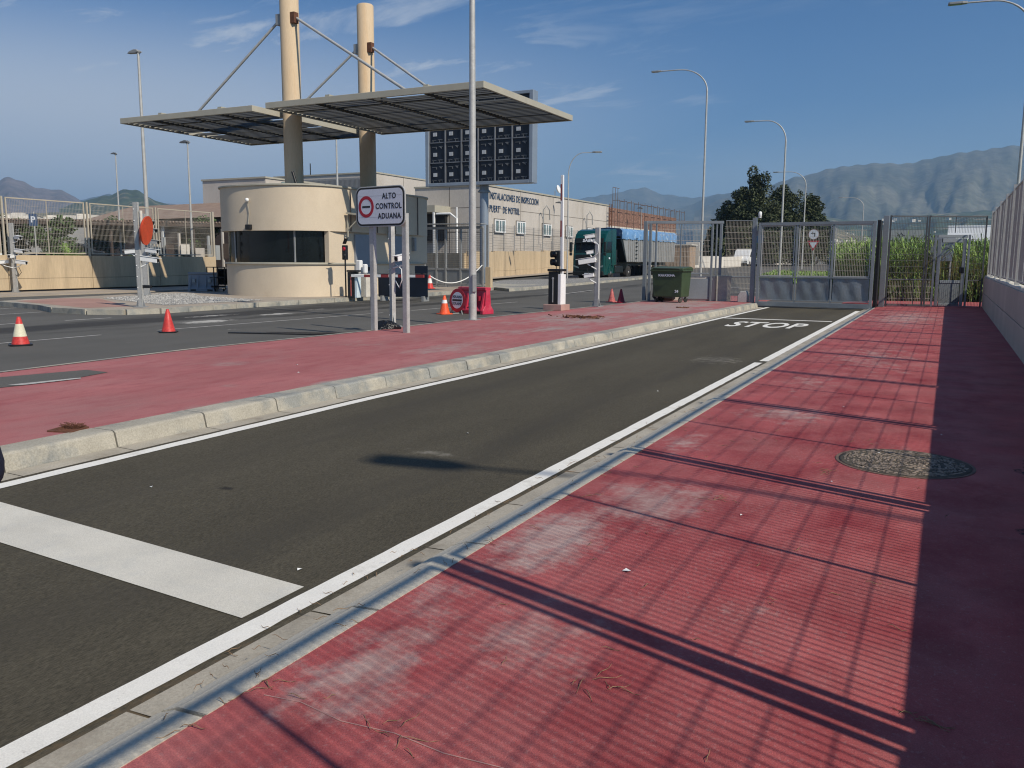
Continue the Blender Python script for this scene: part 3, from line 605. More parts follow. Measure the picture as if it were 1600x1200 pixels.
def foot(grow=0.,n=44):
    cx,rx=-24.4,2.65+grow; p=[]
    for i in range(n+1):
        a=math.pi+math.pi*i/n; ca,sa=math.cos(a),math.sin(a); e=2/2.5
        p.append((cx+rx*math.copysign(abs(ca)**e,ca),28.25+(2.45+grow)*math.copysign(abs(sa)**e,sa)))
    for i in range(n+1):
        a=math.pi*i/n; ca,sa=math.cos(a),math.sin(a); e=2/2.5
        p.append((cx+rx*math.copysign(abs(ca)**e,ca),33.1+(2.45+grow)*math.copysign(abs(sa)**e,sa)))
    return p
build('lower_wall',MB().prism(foot(0),.15,1.40),m_cream,bt,world=True,soft=.5)
build('window_sill',MB().prism(foot(.07),1.40,1.48),m_fascia,bt,world=True,bevel=.01)
build('upper_wall',MB().prism(foot(.14),2.70,4.40),m_cream,bt,world=True,soft=.5)
build('coping',MB().prism(foot(.20),4.40,4.47),m_fascia,bt,world=True,bevel=.01)
gl_=build('window',MB().prism(foot(-.10),1.48,2.70),m_glass,bt,world=True,soft=.5)
fw=foot(-.085); mu=MB()
for i in (5,17,31,39): x,y=fw[i]; mu.box((x,y,2.09),(.05,.05,1.2))
build('mullion',mu,m_galvd,gl_,world=True)
# solid side walls between the ribbon windows
build('side_wall',MB().b2(-21.74,-21.95,27.15,34.3,1.475,2.705),m_cream,bt,world=True); build('side_wall',MB().b2(-26.87,-27.04,29.2,34,1.475,2.705),m_cream,bt,world=True)
jt=MB()
for y in (28.3,30.1,31.4,33.2): jt.b2(-21.50,-21.56,y-.008,y+.008,2.72,4.38)
build('wall_joint',jt,mat('joint_line',(.16,.14,.12),.9),bt,world=True)
for y0,y1 in((28.75,29.75),(31.55,32.35)):
    d=build('door',MB().b2(-21.66,-21.80,y0,y1,.16,2.62),m_door,bt,world=True,bevel=.01); build('handle',MB().b2(-21.60,-21.67,y1-.16,y1-.10,1.15,1.3),m_black,d,world=True)
aw=MB(); aw.add([(-21.5,27.95,3.40),(-21.5,30.9,3.40),(-20.7,30.9,3.30),(-20.7,27.95,3.30),(-21.5,27.95,3.46),(-21.5,30.9,3.46),(-20.7,30.9,3.36),(-20.7,27.95,3.36)],[(3,2,1,0),(4,5,6,7),(0,1,5,4),(1,2,6,5),(2,3,7,6),(3,0,4,7)])
a_=build('awning',aw,m_fascia,bt,world=True)
br=MB()
for y in (28.05,30.8): br.bar((-21.52,y,2.75),(-20.85,y,3.3),.045); br.bar((-21.50,y,2.5),(-21.50,y,3.35),.05)
build('awning_bracket',br,m_fascia,a_,world=True)
fl=build('floodlight',MB().box((-24.4,25.62,2.83),(.26,.16,.20)),m_black,bt,world=True,bevel=.015)
build('dome_camera',MB().lathe([(.0,-.07),(.06,-.05),(.075,0),(.07,.05),(.02,.08)],(-24.4,25.58,3.86),12),m_whitep,bt,world=True)
build('cable',MB().tube([(-24.4,25.62,3.8),(-24.36,25.63,3.4),(-24.42,25.62,2.95)],.012,6),m_fascia,bt,world=True)
build('antenna',MB().tube([(-23.6,27.6,4.4),(-23.85,27.6,5.1)],.055,8),m_black,bt,world=True)
build('roof_lamp',MB().lathe([(.14,0),(.14,.1),(.08,.17),(.02,.2)],(-24.0,27.2,4.47),12),m_wglass,bt,world=True)
build('wall_intercom',MB().b2(-21.74,-21.58,33.0,33.15,2.0,2.6),m_galvd,bt,world=True)

# ================================================================ SIGN, MASTS
sg=thing('customs_sign','white rounded customs stop sign on two grey posts, black bordered','sign',(-10.15,14.5,.148))
for p in((-10.57,14.57),(-9.68,14.43)):
    mb=MB(); x,y=p; mb.box((x,y,1.33),(.10,.02,2.37),rz=-.155)
    d=Vector((math.cos(-.155),math.sin(-.155))); nrm=Vector((-d.y,d.x))
    for s in(-1,1): mb.box((x+d.x*.05*s+nrm.x*.035,y+d.y*.05*s+nrm.y*.035,1.33),(.02,.08,2.37),rz=-.155)
    build('post',mb,m_galv,sg,world=True)
sd_=Vector((.988,-.155,0)); sn=Vector((-.155,-.988,0)); sc=Vector((-10.25,14.52,2.66))+sn*.06
F=face(sc,sd_,(0,0,1))
b=build('sign_board',MB().prism(rrect(1.36,.80,.16),-.015,.015,F),m_galv,sg,world=True,bevel=.004)
build('sign_border',MB().prism(rrect(1.32,.76,.145),.0155,.018,F),m_signk,b,world=True)
build('sign_face',MB().prism(rrect(1.24,.69,.115),.0185,.021,F),m_signw,b,world=True)
mb=MB(); ring(mb,circ(.215,40,-.38,0),circ(.150,40,-.38,0),.0215,.0235,F); build('red_ring',mb,m_signr,b,world=True)
mb=MB(); mb.prism([(-.49,-.018),(-.27,-.018),(-.27,.018),(-.49,.018)],.0215,.0235,F)
for s,yy,xx in(('ALTO',.195,.26),('CONTROL',.0,.24),('ADUANA',-.195,.26)): text(mb,s,.155,F@Matrix.Translation((xx,yy,.0225)),.003,.88,bold=.0035,space=1.12)
build('lettering',mb,m_signk,b,world=True)
mb=MB(); mb.prism([(-.6,.208),(.6,.208),(.6,.212),(-.6,.212)],.0212,.0222,F); mb.prism([(-.6,-.212),(.6,-.212),(.6,-.208),(-.6,-.208)],.0212,.0222,F)
build('panel_seam',mb,m_galv,b,world=True)

def camera_unit(t,p,az,L_=.42,m=m_whitep,tilt=-.1,r=.05):
    d=Vector((math.cos(az)*math.cos(tilt),math.sin(az)*math.cos(tilt),math.sin(tilt))); p=Vector(p); s=Vector((-math.sin(az),math.cos(az),0)); u=d.cross(s)*-1
    mb=MB(); mb.bar(p-d*L_*.45,p+d*L_*.45,r*2,r*1.9); mb.bar(p-d*L_*.45+Vector((0,0,r*1.15)),p+d*L_*.6+Vector((0,0,r*1.15)),r*2.5,.012)
    c=build('camera',mb,m,t,bevel=.008); lz=MB(); lz.tube([p+d*L_*.44,p+d*L_*.47],r*.75,12); build('lens',lz,m_black,c)
    build('bracket',MB().tube([p-Vector((0,0,r)),p-Vector((0,0,r+.10))-d*L_*.2,(0,0,p.z-.18-r)],.018,8),m,c)
    return c
def mast(label,loc,h,w=.11,rz=0,bolts=True,cat='camera mast'):
    t=thing('camera_mast',label,cat,loc,rz,'camera masts')
    mb=MB(); mb.box((0,0,h/2),(w,.02,h)); mb.box((-w/2,.035,h/2),(.02,.09,h)); mb.box((w/2,.035,h/2),(.02,.09,h)); build('post',mb,m_galv,t)
    g=MB(); g.box((0,.02,.012),(.34,.3,.024))
    for s in(-1,1):
        g.add([(s*w/2,.01,.024),(s*w/2,.03,.024),(s*(w/2+.1),.03,.024),(s*(w/2+.1),.01,.024),(s*w/2,.01,.3),(s*w/2,.03,.3)],[(0,3,4),(1,5,2),(0,1,2,3),(3,2,5,4),(0,4,5,1)])
    build('base_plate',g,m_galvd,t)
    if bolts:
        b=MB()
        for k in range(int(h/.33)): b.lathe([(.016,0),(.016,.012),(.006,.02)],(0,0,0),8,Matrix.Translation((-w*.36,-.012,.25+.33*k))@Matrix.Rotation(R(90),4,'X'))
        build('bolt',b,m_whitep,t)
    return t
m1=mast('slim mast with camera between the customs sign posts',(-10.86,15.65,.148),2.75,.10,-.5)
camera_unit(m1,(.30,.12,1.50),-1.2,.42,m_whitep,-.15,.06)
build('cable',MB().tube([(.05,.1,1.36),(.28,.12,1.25),(.33,.1,1.02),(.2,.1,.85),(.06,.08,1.0)],.011,6),m_whitep,m1)
bg_=MB(); n=26; rows_=7; vs=[];fs=[]
for j in range(rows_):
    tt=j/(rows_-1)
    for i in range(n):
        a=2*math.pi*i/n; rr=(1-.75*tt**2)*(1+.13*math.sin(3*a+4*tt)+.09*math.sin(7*a+5*tt)+.05*math.sin(11*a)); vs.append((.30*rr*math.cos(a),.22*rr*math.sin(a),.16*math.sin(tt*1.5)*(1+.12*math.sin(5*a))))
for j in range(rows_-1):
    for i in range(n): fs.append((j*n+i,j*n+(i+1)%n,(j+1)*n+(i+1)%n,(j+1)*n+i))
fs.append(tuple((rows_-1)*n+i for i in range(n)))
bb=single('plastic_bag',MB().add(vs,fs,True),m_blackbag,'black plastic bag wrapped round the foot of the mast behind the sign','bag'); bb.location=(-10.62,15.1,.149)
m2=mast('bolted mast by the gravel with two white cameras behind the orange disc',(-21.55,18.0,.15),3.1,.13,.25)
camera_unit(m2,(.30,.10,1.42),.1,.62,m_whitep,-.12,.07)
build('junction_box',MB().box((.18,.1,.62),(.28,.12,.09)),m_black,m2,bevel=.01)
build('whip_antenna',MB().tube([(.14,.06,2.45),(.14,.06,2.85)],.045,10),m_cap,m2)
mr=thing('round_mirror','orange backed round traffic mirror fixed to the gravel mast','mirror',(-21.32,18.2,2.42),0)
Mm=Matrix.Rotation(R(-62),4,'Z')@Matrix.Rotation(R(82),4,'X')
build('mirror_back',MB().lathe([(.43,.0),(.42,.05),(.32,.11),(.16,.15),(.02,.16)],(0,0,0),32,Mm),m_orange,mr)
mb=MB()
for k in range(4):
    a=k*math.pi/2+.5; mb.bar(Mm@Vector((0,0,.17)),Mm@Vector((.16*math.cos(a),.16*math.sin(a),.155)),.03)
build('mount',mb,m_conep,mr)
m3=mast('stout camera mast on the far side of the gravel, hung with cameras',(-28.6,24.2,.15),3.2,.20,.25,False)
for p,a,l in(((.45,-.1,2.55),-.3,.6),((.5,-.1,2.1),-.2,.6),((.42,-.1,1.75),-.1,.6),((-.5,-.1,1.72),3.3,.55),((.4,-.1,2.85),-.4,.5)): camera_unit(m3,p,a,l,m_whitep if p[2]<2 else m_galv,-.1,.075)
m4=mast('camera mast before the tan wall at the far left with white cameras',(-37.7,24.75,.05),3.1,.17,.3,False)
for p,a,l in(((.42,-.1,2.45),-.5,.55),((.44,-.1,1.85),-.2,.55),((.5,-.1,1.35),-.1,.6),((-.5,-.1,1.35),3.4,.65),((.05,-.15,1.62),-1.5,.35)): camera_unit(m4,p,a,l,m_whitep,-.1,.075)
build('cable',MB().tube([(.3,-.05,1.15),(.42,-.05,.9),(.25,-.05,.72),(.06,0,.8)],.012,6),m_black,m4)
m5=mast('camera mast on the island edge before the green truck',(-10.02,25.85,.148),2.5,.13,-.2,False)
for p,a,l,r in(((-.22,-.1,2.22),3.6,.34,.055),((-.2,-.1,1.72),3.7,.26,.05),((-.30,-.1,1.45),3.55,.62,.085),((-.22,-.1,.98),3.5,.36,.055)): camera_unit(m5,p,a,l,m_whitep,-.16,r)
build('cable',MB().tube([(-.1,-.06,2.1),(.12,-.1,1.95),(.1,-.1,1.7),(-.05,-.1,1.6)],.012,6),m_whitep,m5)
build('cable',MB().tube([(-.1,-.06,1.35),(-.3,-.1,1.2),(-.25,-.1,1.05),(-.1,-.05,.95)],.012,6),m_black,m5)

# ================================================================ CONES, BARRIERS
def cone(label,loc,h,m,base=m_black,bands=(),lean=(0,0)):
    t=thing('traffic_cone',label,'traffic cone',loc,random.uniform(0,1.5),'traffic cones')
    t.matrix_basis=t.matrix_basis@Matrix.Rotation(lean[0],4,'X')@Matrix.Rotation(lean[1],4,'Y')
    s=h/.5; build('base',MB().prism(rrect(.36*s,.36*s,.08*s),.0,.03*s),base,t,bevel=.006)
    r=lambda z:(.115*(1-z/(h*1.02))+.028)*s
    build('cone_body',MB().lathe([(r(0),.03*s),(r(h*.5),h*.5),(r(h*.93),h*.93),(r(h*.93)*.8,h*.94),(r(h*.93)*.8,h)],(0,0,0),20),m,t)
    for z0,z1,mm in bands: build('reflective_band',MB().lathe([(r(z0)+.003,z0),(r(z1)+.003,z1)],(0,0,0),20),mm,t)
    return t
cone('white and red banded cone on the asphalt at the left edge',(-15.2,10.0,0),.53,m_coner,m_black,[(.17,.40,mat('cream_band',(.72,.68,.50),.5)),(.04,.16,m_coned)])
cone('plain bright red cone standing before the gravel island',(-15.15,13.35,0),.51,m_coner,m_black)
cone('orange cone with white marks left of the round customs disc',(-13.35,22.0,0),.56,m_coneo,m_coneo,[(.33,.43,m_whitep)])
cone('small red and white cone tied with tape beside the far end of the booth',(-23.7,37.6,.15),.7,m_coner,m_coner,[(.28,.52,m_whitep)])
cone('faded salmon cone near the container, left of the maroon one',(-11.75,32.0,0),.52,m_conep,m_conep)
cone('dark maroon cone nearest the black shape by the sliding gate',(-11.15,31.4,0),.54,m_coned,m_coned)
# red water filled barrier
t=thing('plastic_barrier','red plastic water filled barrier behind the tall pole','barrier',(-12.75,22.75,0),-.25)
def barrier(t,m,w=1.15,h=.8,sc=1):
    for s in (0,):
        prof=[(-.24,0),(-.24,.12),(-.13,.25),(-.085,h-.10),(-.12,h-.09),(-.12,h),(.12,h),(.12,h-.09),(.085,h-.10),(.13,.25),(.24,.12),(.24,0)]
        M_=Matrix(((0,0,1,0),(1,0,0,0),(0,1,0,0),(0,0,0,1)))
        b=build('barrier_body',MB().prism(prof,-w/2,w/2,M_),m,t,bevel=.012)
    q=MB()
    for x in (-.42,-.14,.14,.42): q.add([(x*w-.03,-.245,.1),(x*w+.03,-.245,.1),(x*w+.03,-.10,h-.14),(x*w-.03,-.10,h-.14),(x*w-.03,-.20,.0),(x*w+.03,-.20,.0),(x*w+.03,-.05,h-.14),(x*w-.03,-.05,h-.14)],[(0,1,2,3),(0,4,5,1),(1,5,6,2),(3,7,4,0),(2,6,7,3)])
    build('rib',q,m,b)
    q=MB()
    for x in(-.28,.28): q.box((x*w,-.165,.47),(.13,.12,.14))
    build('fork_slot',q,m_coned if m is m_redpl else m_fargrey,b)
    q=MB()
    for x in(-.3,.3): q.box((x*w,-.2,.045),(.24,.1,.09))
    build('foot_recess',q,m_black,b)
barrier(t,m_redpl)
t=thing('plastic_barrier','pale blue plastic barrier standing in the shade at the left of the booth','barrier',(-30.1,28.6,.15),.5)
barrier(t,mat('pale_blue_plastic',(.24,.26,.29),.5,var=.05),1.25,.85)
t=thing('sign_disc','round red and white customs disc leaning in front of the red barrier','sign',(-13.0,22.15,0))
F=face((-13.0,22.15,.42),(1,-.32,0),(.0,.10,1))
b=build('disc',MB().prism(circ(.35,40),-.012,.0,F),m_signr,t,world=True,bevel=.003); build('disc_face',MB().prism(circ(.245,40),.001,.003,F),m_signw,b,world=True)
mb=MB(); mb.prism([(-.21,-.03),(.21,-.03),(.21,.03),(-.21,.03)],.0035,.005,F); text(mb,'ADUANA',.115,F@Matrix.Translation((0,.10,.0045)),.002,.85,bold=.003); text(mb,'DOUANE',.115,F@Matrix.Translation((0,-.10,.0045)),.002,.85,bold=.003)
build('lettering',mb,m_signk,b,world=True)
mb=MB(); mb.bar((-13.28,22.25,.0),(-13.12,22.2,.35),.03); mb.bar((-12.8,22.1,.0),(-12.9,22.12,.3),.03); mb.bar((-13.3,22.0,.01),(-13.15,22.5,.01),.04); build('stand',mb,m_galvd,t,world=True)

def boom(label,loc,rz,up,blen,hcab=1.02,plinth=False,bluew=m_whitep):
    t=thing('boom_barrier',label,'boom barrier',loc,rz,'boom barriers')
    z=0
    if plinth: build('plinth',MB().box((0,0,.09),(.62,.50,.18)),mat('pink_plinth',(.42,.27,.23),.9),t,bevel=.01); z=.18
    b=build('cabinet',MB().box((-.04,0,z+hcab/2-.02),(.32,.30,hcab-.04)),m_black,t,bevel=.01)
    build('cabinet_side',MB().box((.175,0,z+(hcab-.12)/2),(.10,.29,hcab-.12)),bluew,b,bevel=.006)
    build('cabinet_lid',MB().box((0,0,z+hcab),(.46,.34,.07)),m_black,b,bevel=.015)
    mb=MB(); mb.lathe([(.035,0),(.035,.006)],(0,0,0),14,Matrix.Translation((-.04,-.151,z+hcab*.76))@Matrix.Rotation(R(90),4,'X')); mb.box((-.04,-.155,z+hcab*.40),(.03,.01,hcab*.68)); build('emblem_stripe',mb,m_conep if not up else m_galv,b)
    if up:
        p0=Vector((.18,.0,z+.1)); p1=Vector((.15,.0,z+hcab+blen))
    else:
        p0=Vector((.0,-.17,z+hcab-.18)); p1=Vector((blen,-.17,z+hcab-.16))
    d=p1-p0; st_=MB(); rd=MB(); k=int(blen/.37)
    arm=build('boom_arm',MB().bar(p0,p1,.07,.10) if not up else MB().bar(p0,p1,.085,.06),m_whitep,t,bevel=.008)
    for i in range(1,k,2):
        a=p0+d*((i+.6)/k); c=p0+d*((i+1.5)/k)
        if i>1 or not up: rd.bar(a,c,.078,.106) if not up else rd.bar(a-Vector((.022,0,0)),c-Vector((.022,0,0)),.048,.066)
    build('red_band',rd,mat('boom_red',(.26,.035,.035),.5,var=.1),arm)
    return t
bb=boom('boom barrier with its red and white arm raised on a pink plinth',(-10.28,23.3,.148),-.12,True,2.72,1.0,True)
tl=thing('traffic_light','black two lamp traffic light beside the raised boom','traffic light',(-10.36,23.55,.148))
hb=build('housing',MB().box((.0,0,1.52),(.17,.16,.46)),m_black,tl,bevel=.02)
for z in(1.64,1.41): 
    build('visor',MB().lathe([(.095,0),(.095,.16),(.085,.16),(.085,.0)],(0,0,0),16,Matrix.Translation((-.04,-.05,z))@Matrix.Rotation(R(-50),4,'Z')@Matrix.Rotation(R(90),4,'X')),m_black,hb)
mb=MB(); mb.tube([(-.05,0,1.0),(-.05,0,1.3)],.012,6); mb.tube([(.05,0,1.0),(.05,0,1.3)],.012,6); mb.tube([(0,0,0),(0,0,1.05)],.025,8); build('stand',mb,m_black,tl)
boom('boom barrier at the booth with its red and white arm lowered across',(-20.45,27.0,.148),.05,False,3.0,1.02,False,mat('pale_blue_cabinet',(.62,.72,.76),.4))
tl=thing('traffic_light','traffic light with red lens beside the booth doors','traffic light',(-20.85,27.0,.15))
hb=build('housing',MB().box((0,0,1.72),(.18,.18,.56)),m_black,tl,bevel=.02)
build('lens',MB().lathe([(.075,0),(.07,.02),(.03,.035)],(0,0,0),16,Matrix.Translation((.02,-.09,1.86))@Matrix.Rotation(R(90),4,'X')),m_redlens,hb)
build('lens',MB().lathe([(.075,0),(.07,.02),(.03,.035)],(0,0,0),16,Matrix.Translation((.02,-.09,1.60))@Matrix.Rotation(R(90),4,'X')),m_black,hb)
build('pole',MB().tube([(0,0,0),(0,0,1.45)],.03,8),m_black,tl)
build('visor',MB().bar((.05,-.1,2.05),(.22,-.2,2.25),.14,.02),m_black,tl)
t=thing('card_reader','cream card reader box on a stand behind the lowered boom cabinet','card reader',(-20.5,27.5,.15))
build('stand',MB().box((.1,0,.45),(.55,.3,.9)),m_cap,t,bevel=.02); build('reader_box',MB().box((-.05,0,1.18),(.2,.2,.5)),m_whitep,t,bevel=.03); build('screen',MB().box((.22,0,1.1),(.16,.2,.36)),m_whitep,t,bevel=.04)
t=thing('advert_panel','large dark panel standing on the kerb behind the lowered boom','panel',(-19.2,28.3,0))
build('board',MB().bar((-20.1,28.1,.62),(-18.05,28.5,.62),.05,.88),m_navy,t,world=True,bevel=.01)
build('frame',MB().bar((-20.1,28.15,.17),(-18.05,28.55,.17),.06,.04),m_galvd,t,world=True)
build('upper_board',MB().bar((-18.6,28.45,1.22),(-18.08,28.55,1.22),.05,.3),m_navy,t,world=True,bevel=.01)
mb=MB(); mb.box((-19.9,28.2,.10),(.1,.4,.2)); mb.box((-18.2,28.55,.10),(.1,.4,.2)); mb.bar((-19.9,28.2,.1),(-19.9,28.2,1),.04); mb.bar((-18.35,28.55,.1),(-18.35,28.55,1.35),.04); build('foot',mb,m_galvd,t,world=True)
t=thing('metal_trolley','black steel frame trolley in the shade left of the booth','trolley',(-29.6,28.9,.15),-.4)
mb=MB()
for x in(-.4,.4):
    for y in(-.25,.25): mb.bar((x,y,.08),(x,y,1.1),.04)
for z in(.2,.62,1.08):
    mb.bar((-.4,-.25,z),(.4,-.25,z),.035); mb.bar((-.4,.25,z),(.4,.25,z),.035); mb.bar((-.4,-.25,z),(-.4,.25,z),.035); mb.bar((.4,-.25,z),(.4,.25,z),.035)
build('frame',mb,m_black,t); build('shelf',MB().box((0,0,.24),(.8,.5,.04)),m_black,t)
for x in(-.35,.35):
    for y in(-.2,.2): build('wheel',MB().lathe([(.07,-.015),(.07,.015)],(0,0,0),12,Matrix.Translation((x,y,.07))@Matrix.Rotation(R(90),4,'X')),m_black,t)
# manhole, drain, iron litter
t=thing('manhole_cover','round worn iron manhole cover set in the red pavement','manhole cover',(-.205,7.08,.0805))
mb=MB(); mb.lathe([(.465,-.01),(.465,.003),(.45,.004)],(0,0,0),56); build('cover',mb,mat('manhole_recess',(.085,.073,.055),.9,var=.3,scale=20),t)
mb=MB(); rng=random.Random(5)
for k in range(760):
    a=rng.uniform(0,6.28); r=.435*math.sqrt(rng.random()); l=.028; tt=a+math.pi/2+rng.uniform(-.25,.25); p=Vector((r*math.cos(a),r*math.sin(a),.0062)); d=Vector((math.cos(tt),math.sin(tt),0))*l/2
    mb.bar(p-d,p+d,.014,.004)
build('cast_pattern',mb,m_manhole,t)
mb=MB(); ring(mb,circ(.49,56),circ(.468,56),-.004,.004); build('ring',mb,mat('rim_dirt',(.17,.115,.09),.9,var=.3,scale=8),t)
t=thing('drain_grate','small rusty drain grate in the red island by the kerb','drain grate',(-6.62,4.72,.1485),.3)
mb=MB(); ring(mb,rrect(.24,.24,.02),[(x*.82,y*.82) for x,y in rrect(.24,.24,.02)],0,.012); 
for k in range(6): mb.box((-.08+.032*k,0,.006),(.014,.2,.008))
build('grate',mb,m_rust,t); build('weeds',(lambda q:[q.wire((random.uniform(-.1,.1),random.uniform(.0,.1),.01),(random.uniform(-.12,.12),random.uniform(0,.13),random.uniform(.02,.05)),.004) for _ in range(70)] and q)(MB()),m_rust,t)
mb=MB(); rng=random.Random(8)
for k in range(60):
    x,y=-8.35+rng.gauss(0,.28),20.4+rng.gauss(0,.14); a=rng.uniform(0,6.28); l=rng.uniform(.06,.28); z=.15+rng.uniform(.005,.05)
    mb.bar((x,y,z),(x+l*math.cos(a),y+l*math.sin(a),z+rng.uniform(-.0,.04)),.02)
single('rusty_debris',mb,m_rust,'small heap of rusty debris lying on the red island before the boom','debris')
mb=MB()
for k in range(14):
    x,y=-7.4+rng.gauss(0,.09),26.6+rng.gauss(0,.07); a=rng.uniform(0,6.28); mb.bar((x,y,.16),(x+.12*math.cos(a),y+.12*math.sin(a),.17),.025)
single('rusty_debris',mb,m_rust,'tiny scrap of rusty debris on the red island near the gate','debris')
t=thing('speed_hump','black rubber cable ramp lying on the asphalt left of the customs sign','cable ramp',(-12.4,14.2,0))
mb=MB(); rng=random.Random(2)
for (a,b) in (((-13.9,13.9),(-11.6,14.6)),((-13.2,14.3),(-11.0,15.3))): mb.bar((*a,.012),(*b,.012),.16,.024)
build('ramp',mb,m_black,t,world=True)

# ================================================================ CONTAINER, GATES
t=thing('wheeled_container','green wheeled waste container on the red island before the gate','waste container',(-8.82,30.15,.148),-.12)
vs=[]; w0,w1,d0,d1,z0,z1=.53,.58,.36,.42,.20,1.13
for (w_,d_,z_) in((w0,d0,z0),(w1,d1,z1)): vs+=[(-w_,-d_,z_),(w_,-d_,z_),(w_,d_,z_),(-w_,d_,z_)]
bd=build('bin_body',MB().add(vs,[(3,2,1,0),(4,5,6,7),(0,1,5,4),(1,2,6,5),(2,3,7,6),(3,0,4,7)]),m_green,t,bevel=.03,seg=2)
mb=MB(); mb.box((0,0,1.125),(1.26,.92,.06)); build('rim',mb,m_green,t,bevel=.015)
mb=MB(); mb.prism([(-.46,1.155),(.47,1.155),(.47,1.23),(.3,1.27),(-.36,1.22),(-.46,1.18)],-.61,.61,Matrix(((0,0,1,0),(1,0,0,0),(0,1,0,0),(0,0,0,1)))); ld=build('lid',mb,m_green,t,bevel=.015)
build('handle',MB().tube([(-.5,-.5,1.16),(-.5,-.54,1.19),(.5,-.54,1.19),(.5,-.5,1.16)],.018,8),m_black,ld)
for x in(-.45,.45):
    for y in(-.25,.25):
        wb=build('castor',MB().lathe([(.085,-.02),(.095,-.012),(.095,.012),(.085,.02)],(0,0,0),16,Matrix.Translation((x,y,.095))@Matrix.Rotation(R(70),4,'Z')@Matrix.Rotation(R(90),4,'X')),m_tyre,t); build('fork',MB().box((x,y,.18),(.07,.05,.08)),m_galvd,wb)
F=face((0,-.418,.86),(1,0,0),(0,-.06,1)); mb=MB(); text(mb,'SOLUCIONA',.115,F@Matrix.Translation((-.02,.10,0)),.012,.95,bold=.004);
text(mb,'24',.13,face((.36,-.386,.40),(1,0,0),(0,-.06,1)),.016,1,bold=.004); build('lettering',mb,m_signw,bd)
# main gate leaf
g=thing('main_gate','closed grey metal gate with mesh top and sheet bottom across the lane','gate',(-4.15,31.2,0))
A=Vector((-6.08,31.38,0)); B=Vector((-2.22,31.10,0)); D=(B-A).normalized(); LG=(B-A).length; Z=Vector((0,0,1)); Nn=Vector((-D.y,D.x,0))
def gp(t_,z): return A+D*(t_*LG)+Z*z
fr=MB(); 
for t0 in(0.012,.988): fr.bar(gp(t0,.06),gp(t0,2.96),.10)
fr.bar(gp(.025,2.91),gp(.975,2.91),.10,.10); fr.bar(gp(.025,.13),gp(.975,.13),.11,.15); fr.bar(gp(.025,1.07),gp(.975,1.07),.07,.05)
for t0 in(.345,.655): fr.bar(gp(t0,.21),gp(t0,1.04),.05); fr.bar(gp(t0,1.10),gp(t0,2.86),.07)
fr.bar(gp(.025,.27),gp(.975,.27),.06,.03)
build('gate_frame',fr,m_gate,g,world=True,bevel=.004)
for a,b in((.03,.33),(.36,.64),(.67,.97)):
    mb=MB(); n=14; m_=6; vs=[]; rng=random.Random(int(a*100))
    for j in range(m_+1):
        for i in range(n+1):
            u=i/n; v=j/m_; bul=.022*math.sin(math.pi*v)*(math.sin(u*15+rng.random()*.5+v*2.3)); p=gp(a+(b-a)*u,.29+.75*v)+Nn*(bul+.0)
            vs.append(p)
    mb.add(vs,[(j*(n+1)+i,j*(n+1)+i+1,(j+1)*(n+1)+i+1,(j+1)*(n+1)+i) for j in range(m_) for i in range(n)],True)
    build('sheet_panel',mb,m_gatesheet,g,world=True)
    q=MB(); wire_panel(q,gp(a+.008,0),gp(b-.008,0),1.12,2.84,.052,.2,.009,.011); frm=MB(); frame(frm,gp(a+.002,0),gp(b-.002,0),1.10,2.86,.035)
    o=build('panel_frame',frm,m_galv,g,world=True); build('wire_mesh',q,m_wire,o,world=True)
build('hinge',MB().tube([gp(-.012,2.5),gp(-.012,2.7)],.03,8),m_galvd,g,world=True)
pl=thing('gate_post','square grey gate post at the left of the main gate with a beacon','gate post',(-6.24,31.5,.14))
build('post',MB().box((0,0,1.5),(.15,.15,3.0)),m_gate,pl,bevel=.006); build('beacon',MB().lathe([(.05,3.0),(.05,3.05),(.06,3.06),(.06,3.18),(.03,3.22)],(.16,0,0),12),m_whitep,pl)
build('beacon_bracket',MB().box((.12,0,3.0),(.2,.05,.03)),m_galvd,pl); build('motor_cover',MB().prism([(-.5,0),(-.14,0),(-.14,.25),(-.2,.42),(-.42,.40),(-.5,.25)],-.16,.16,Matrix(((1,0,0,0),(0,0,-1,.1),(0,1,0,0),(0,0,0,1)))),m_galv,pl,bevel=.02)
pr=thing('gate_post','double grey gate post with a black box for the gap shade right of the main gate','gate post',(-2.02,32.3,.08))
build('post',MB().box((.02,0,1.55),(.18,.18,3.1)),m_gate,pr,bevel=.006); build('gap_shade',MB().box((-.15,-.35,1.46),(.10,.9,2.92)),m_black,pr)  # tall black box paints the shade in the gap between leaf and post
# pedestrian gate and fixed fence to the right
fx_=thing('side_fence','tall mesh fence between the main gate and the right wall','fence',(-.5,33.2,.08))
FA=Vector((-1.88,32.6,0)); FB=Vector((1.10,34.0,0)); FD=(FB-FA)
def fp(t_,z=0): return FA+FD*t_+Z*z
fr=MB()
for t_ in(0,.375,.40,.985): fr.bar(fp(t_,.08 if t_<.5 else .08),fp(t_,3.2),.055)
fr.bar(fp(.01,3.17),fp(.37,3.17),.05); fr.bar(fp(.41,3.17),fp(.98,3.17),.05); fr.bar(fp(.01,1.02),fp(.46,1.02),.045); fr.bar(fp(.01,.14),fp(.46,.14),.045); fr.bar(fp(.82,1.0),fp(.98,1.0),.04); fr.bar(fp(.67,2.62),fp(.67,3.14),.03); fr.bar(fp(.28,.16),fp(.28,1.0),.03)
build('fence_frame',fr,m_wiredark,fx_,world=True)
for a,b,z0,z1 in((.01,.37,1.04,3.14),(.41,.66,2.62,3.14),(.68,.98,2.62,3.14),(.41,.47,1.04,2.6),(.01,.46,.16,1.0),(.84,.975,.12,2.6)):
    q=MB(); wire_panel(q,fp(a),fp(b),z0,z1,.052,.2,.009,.011); build('wire_mesh',q,m_wire if z1<1.1 else m_wiredark,fx_,world=True)
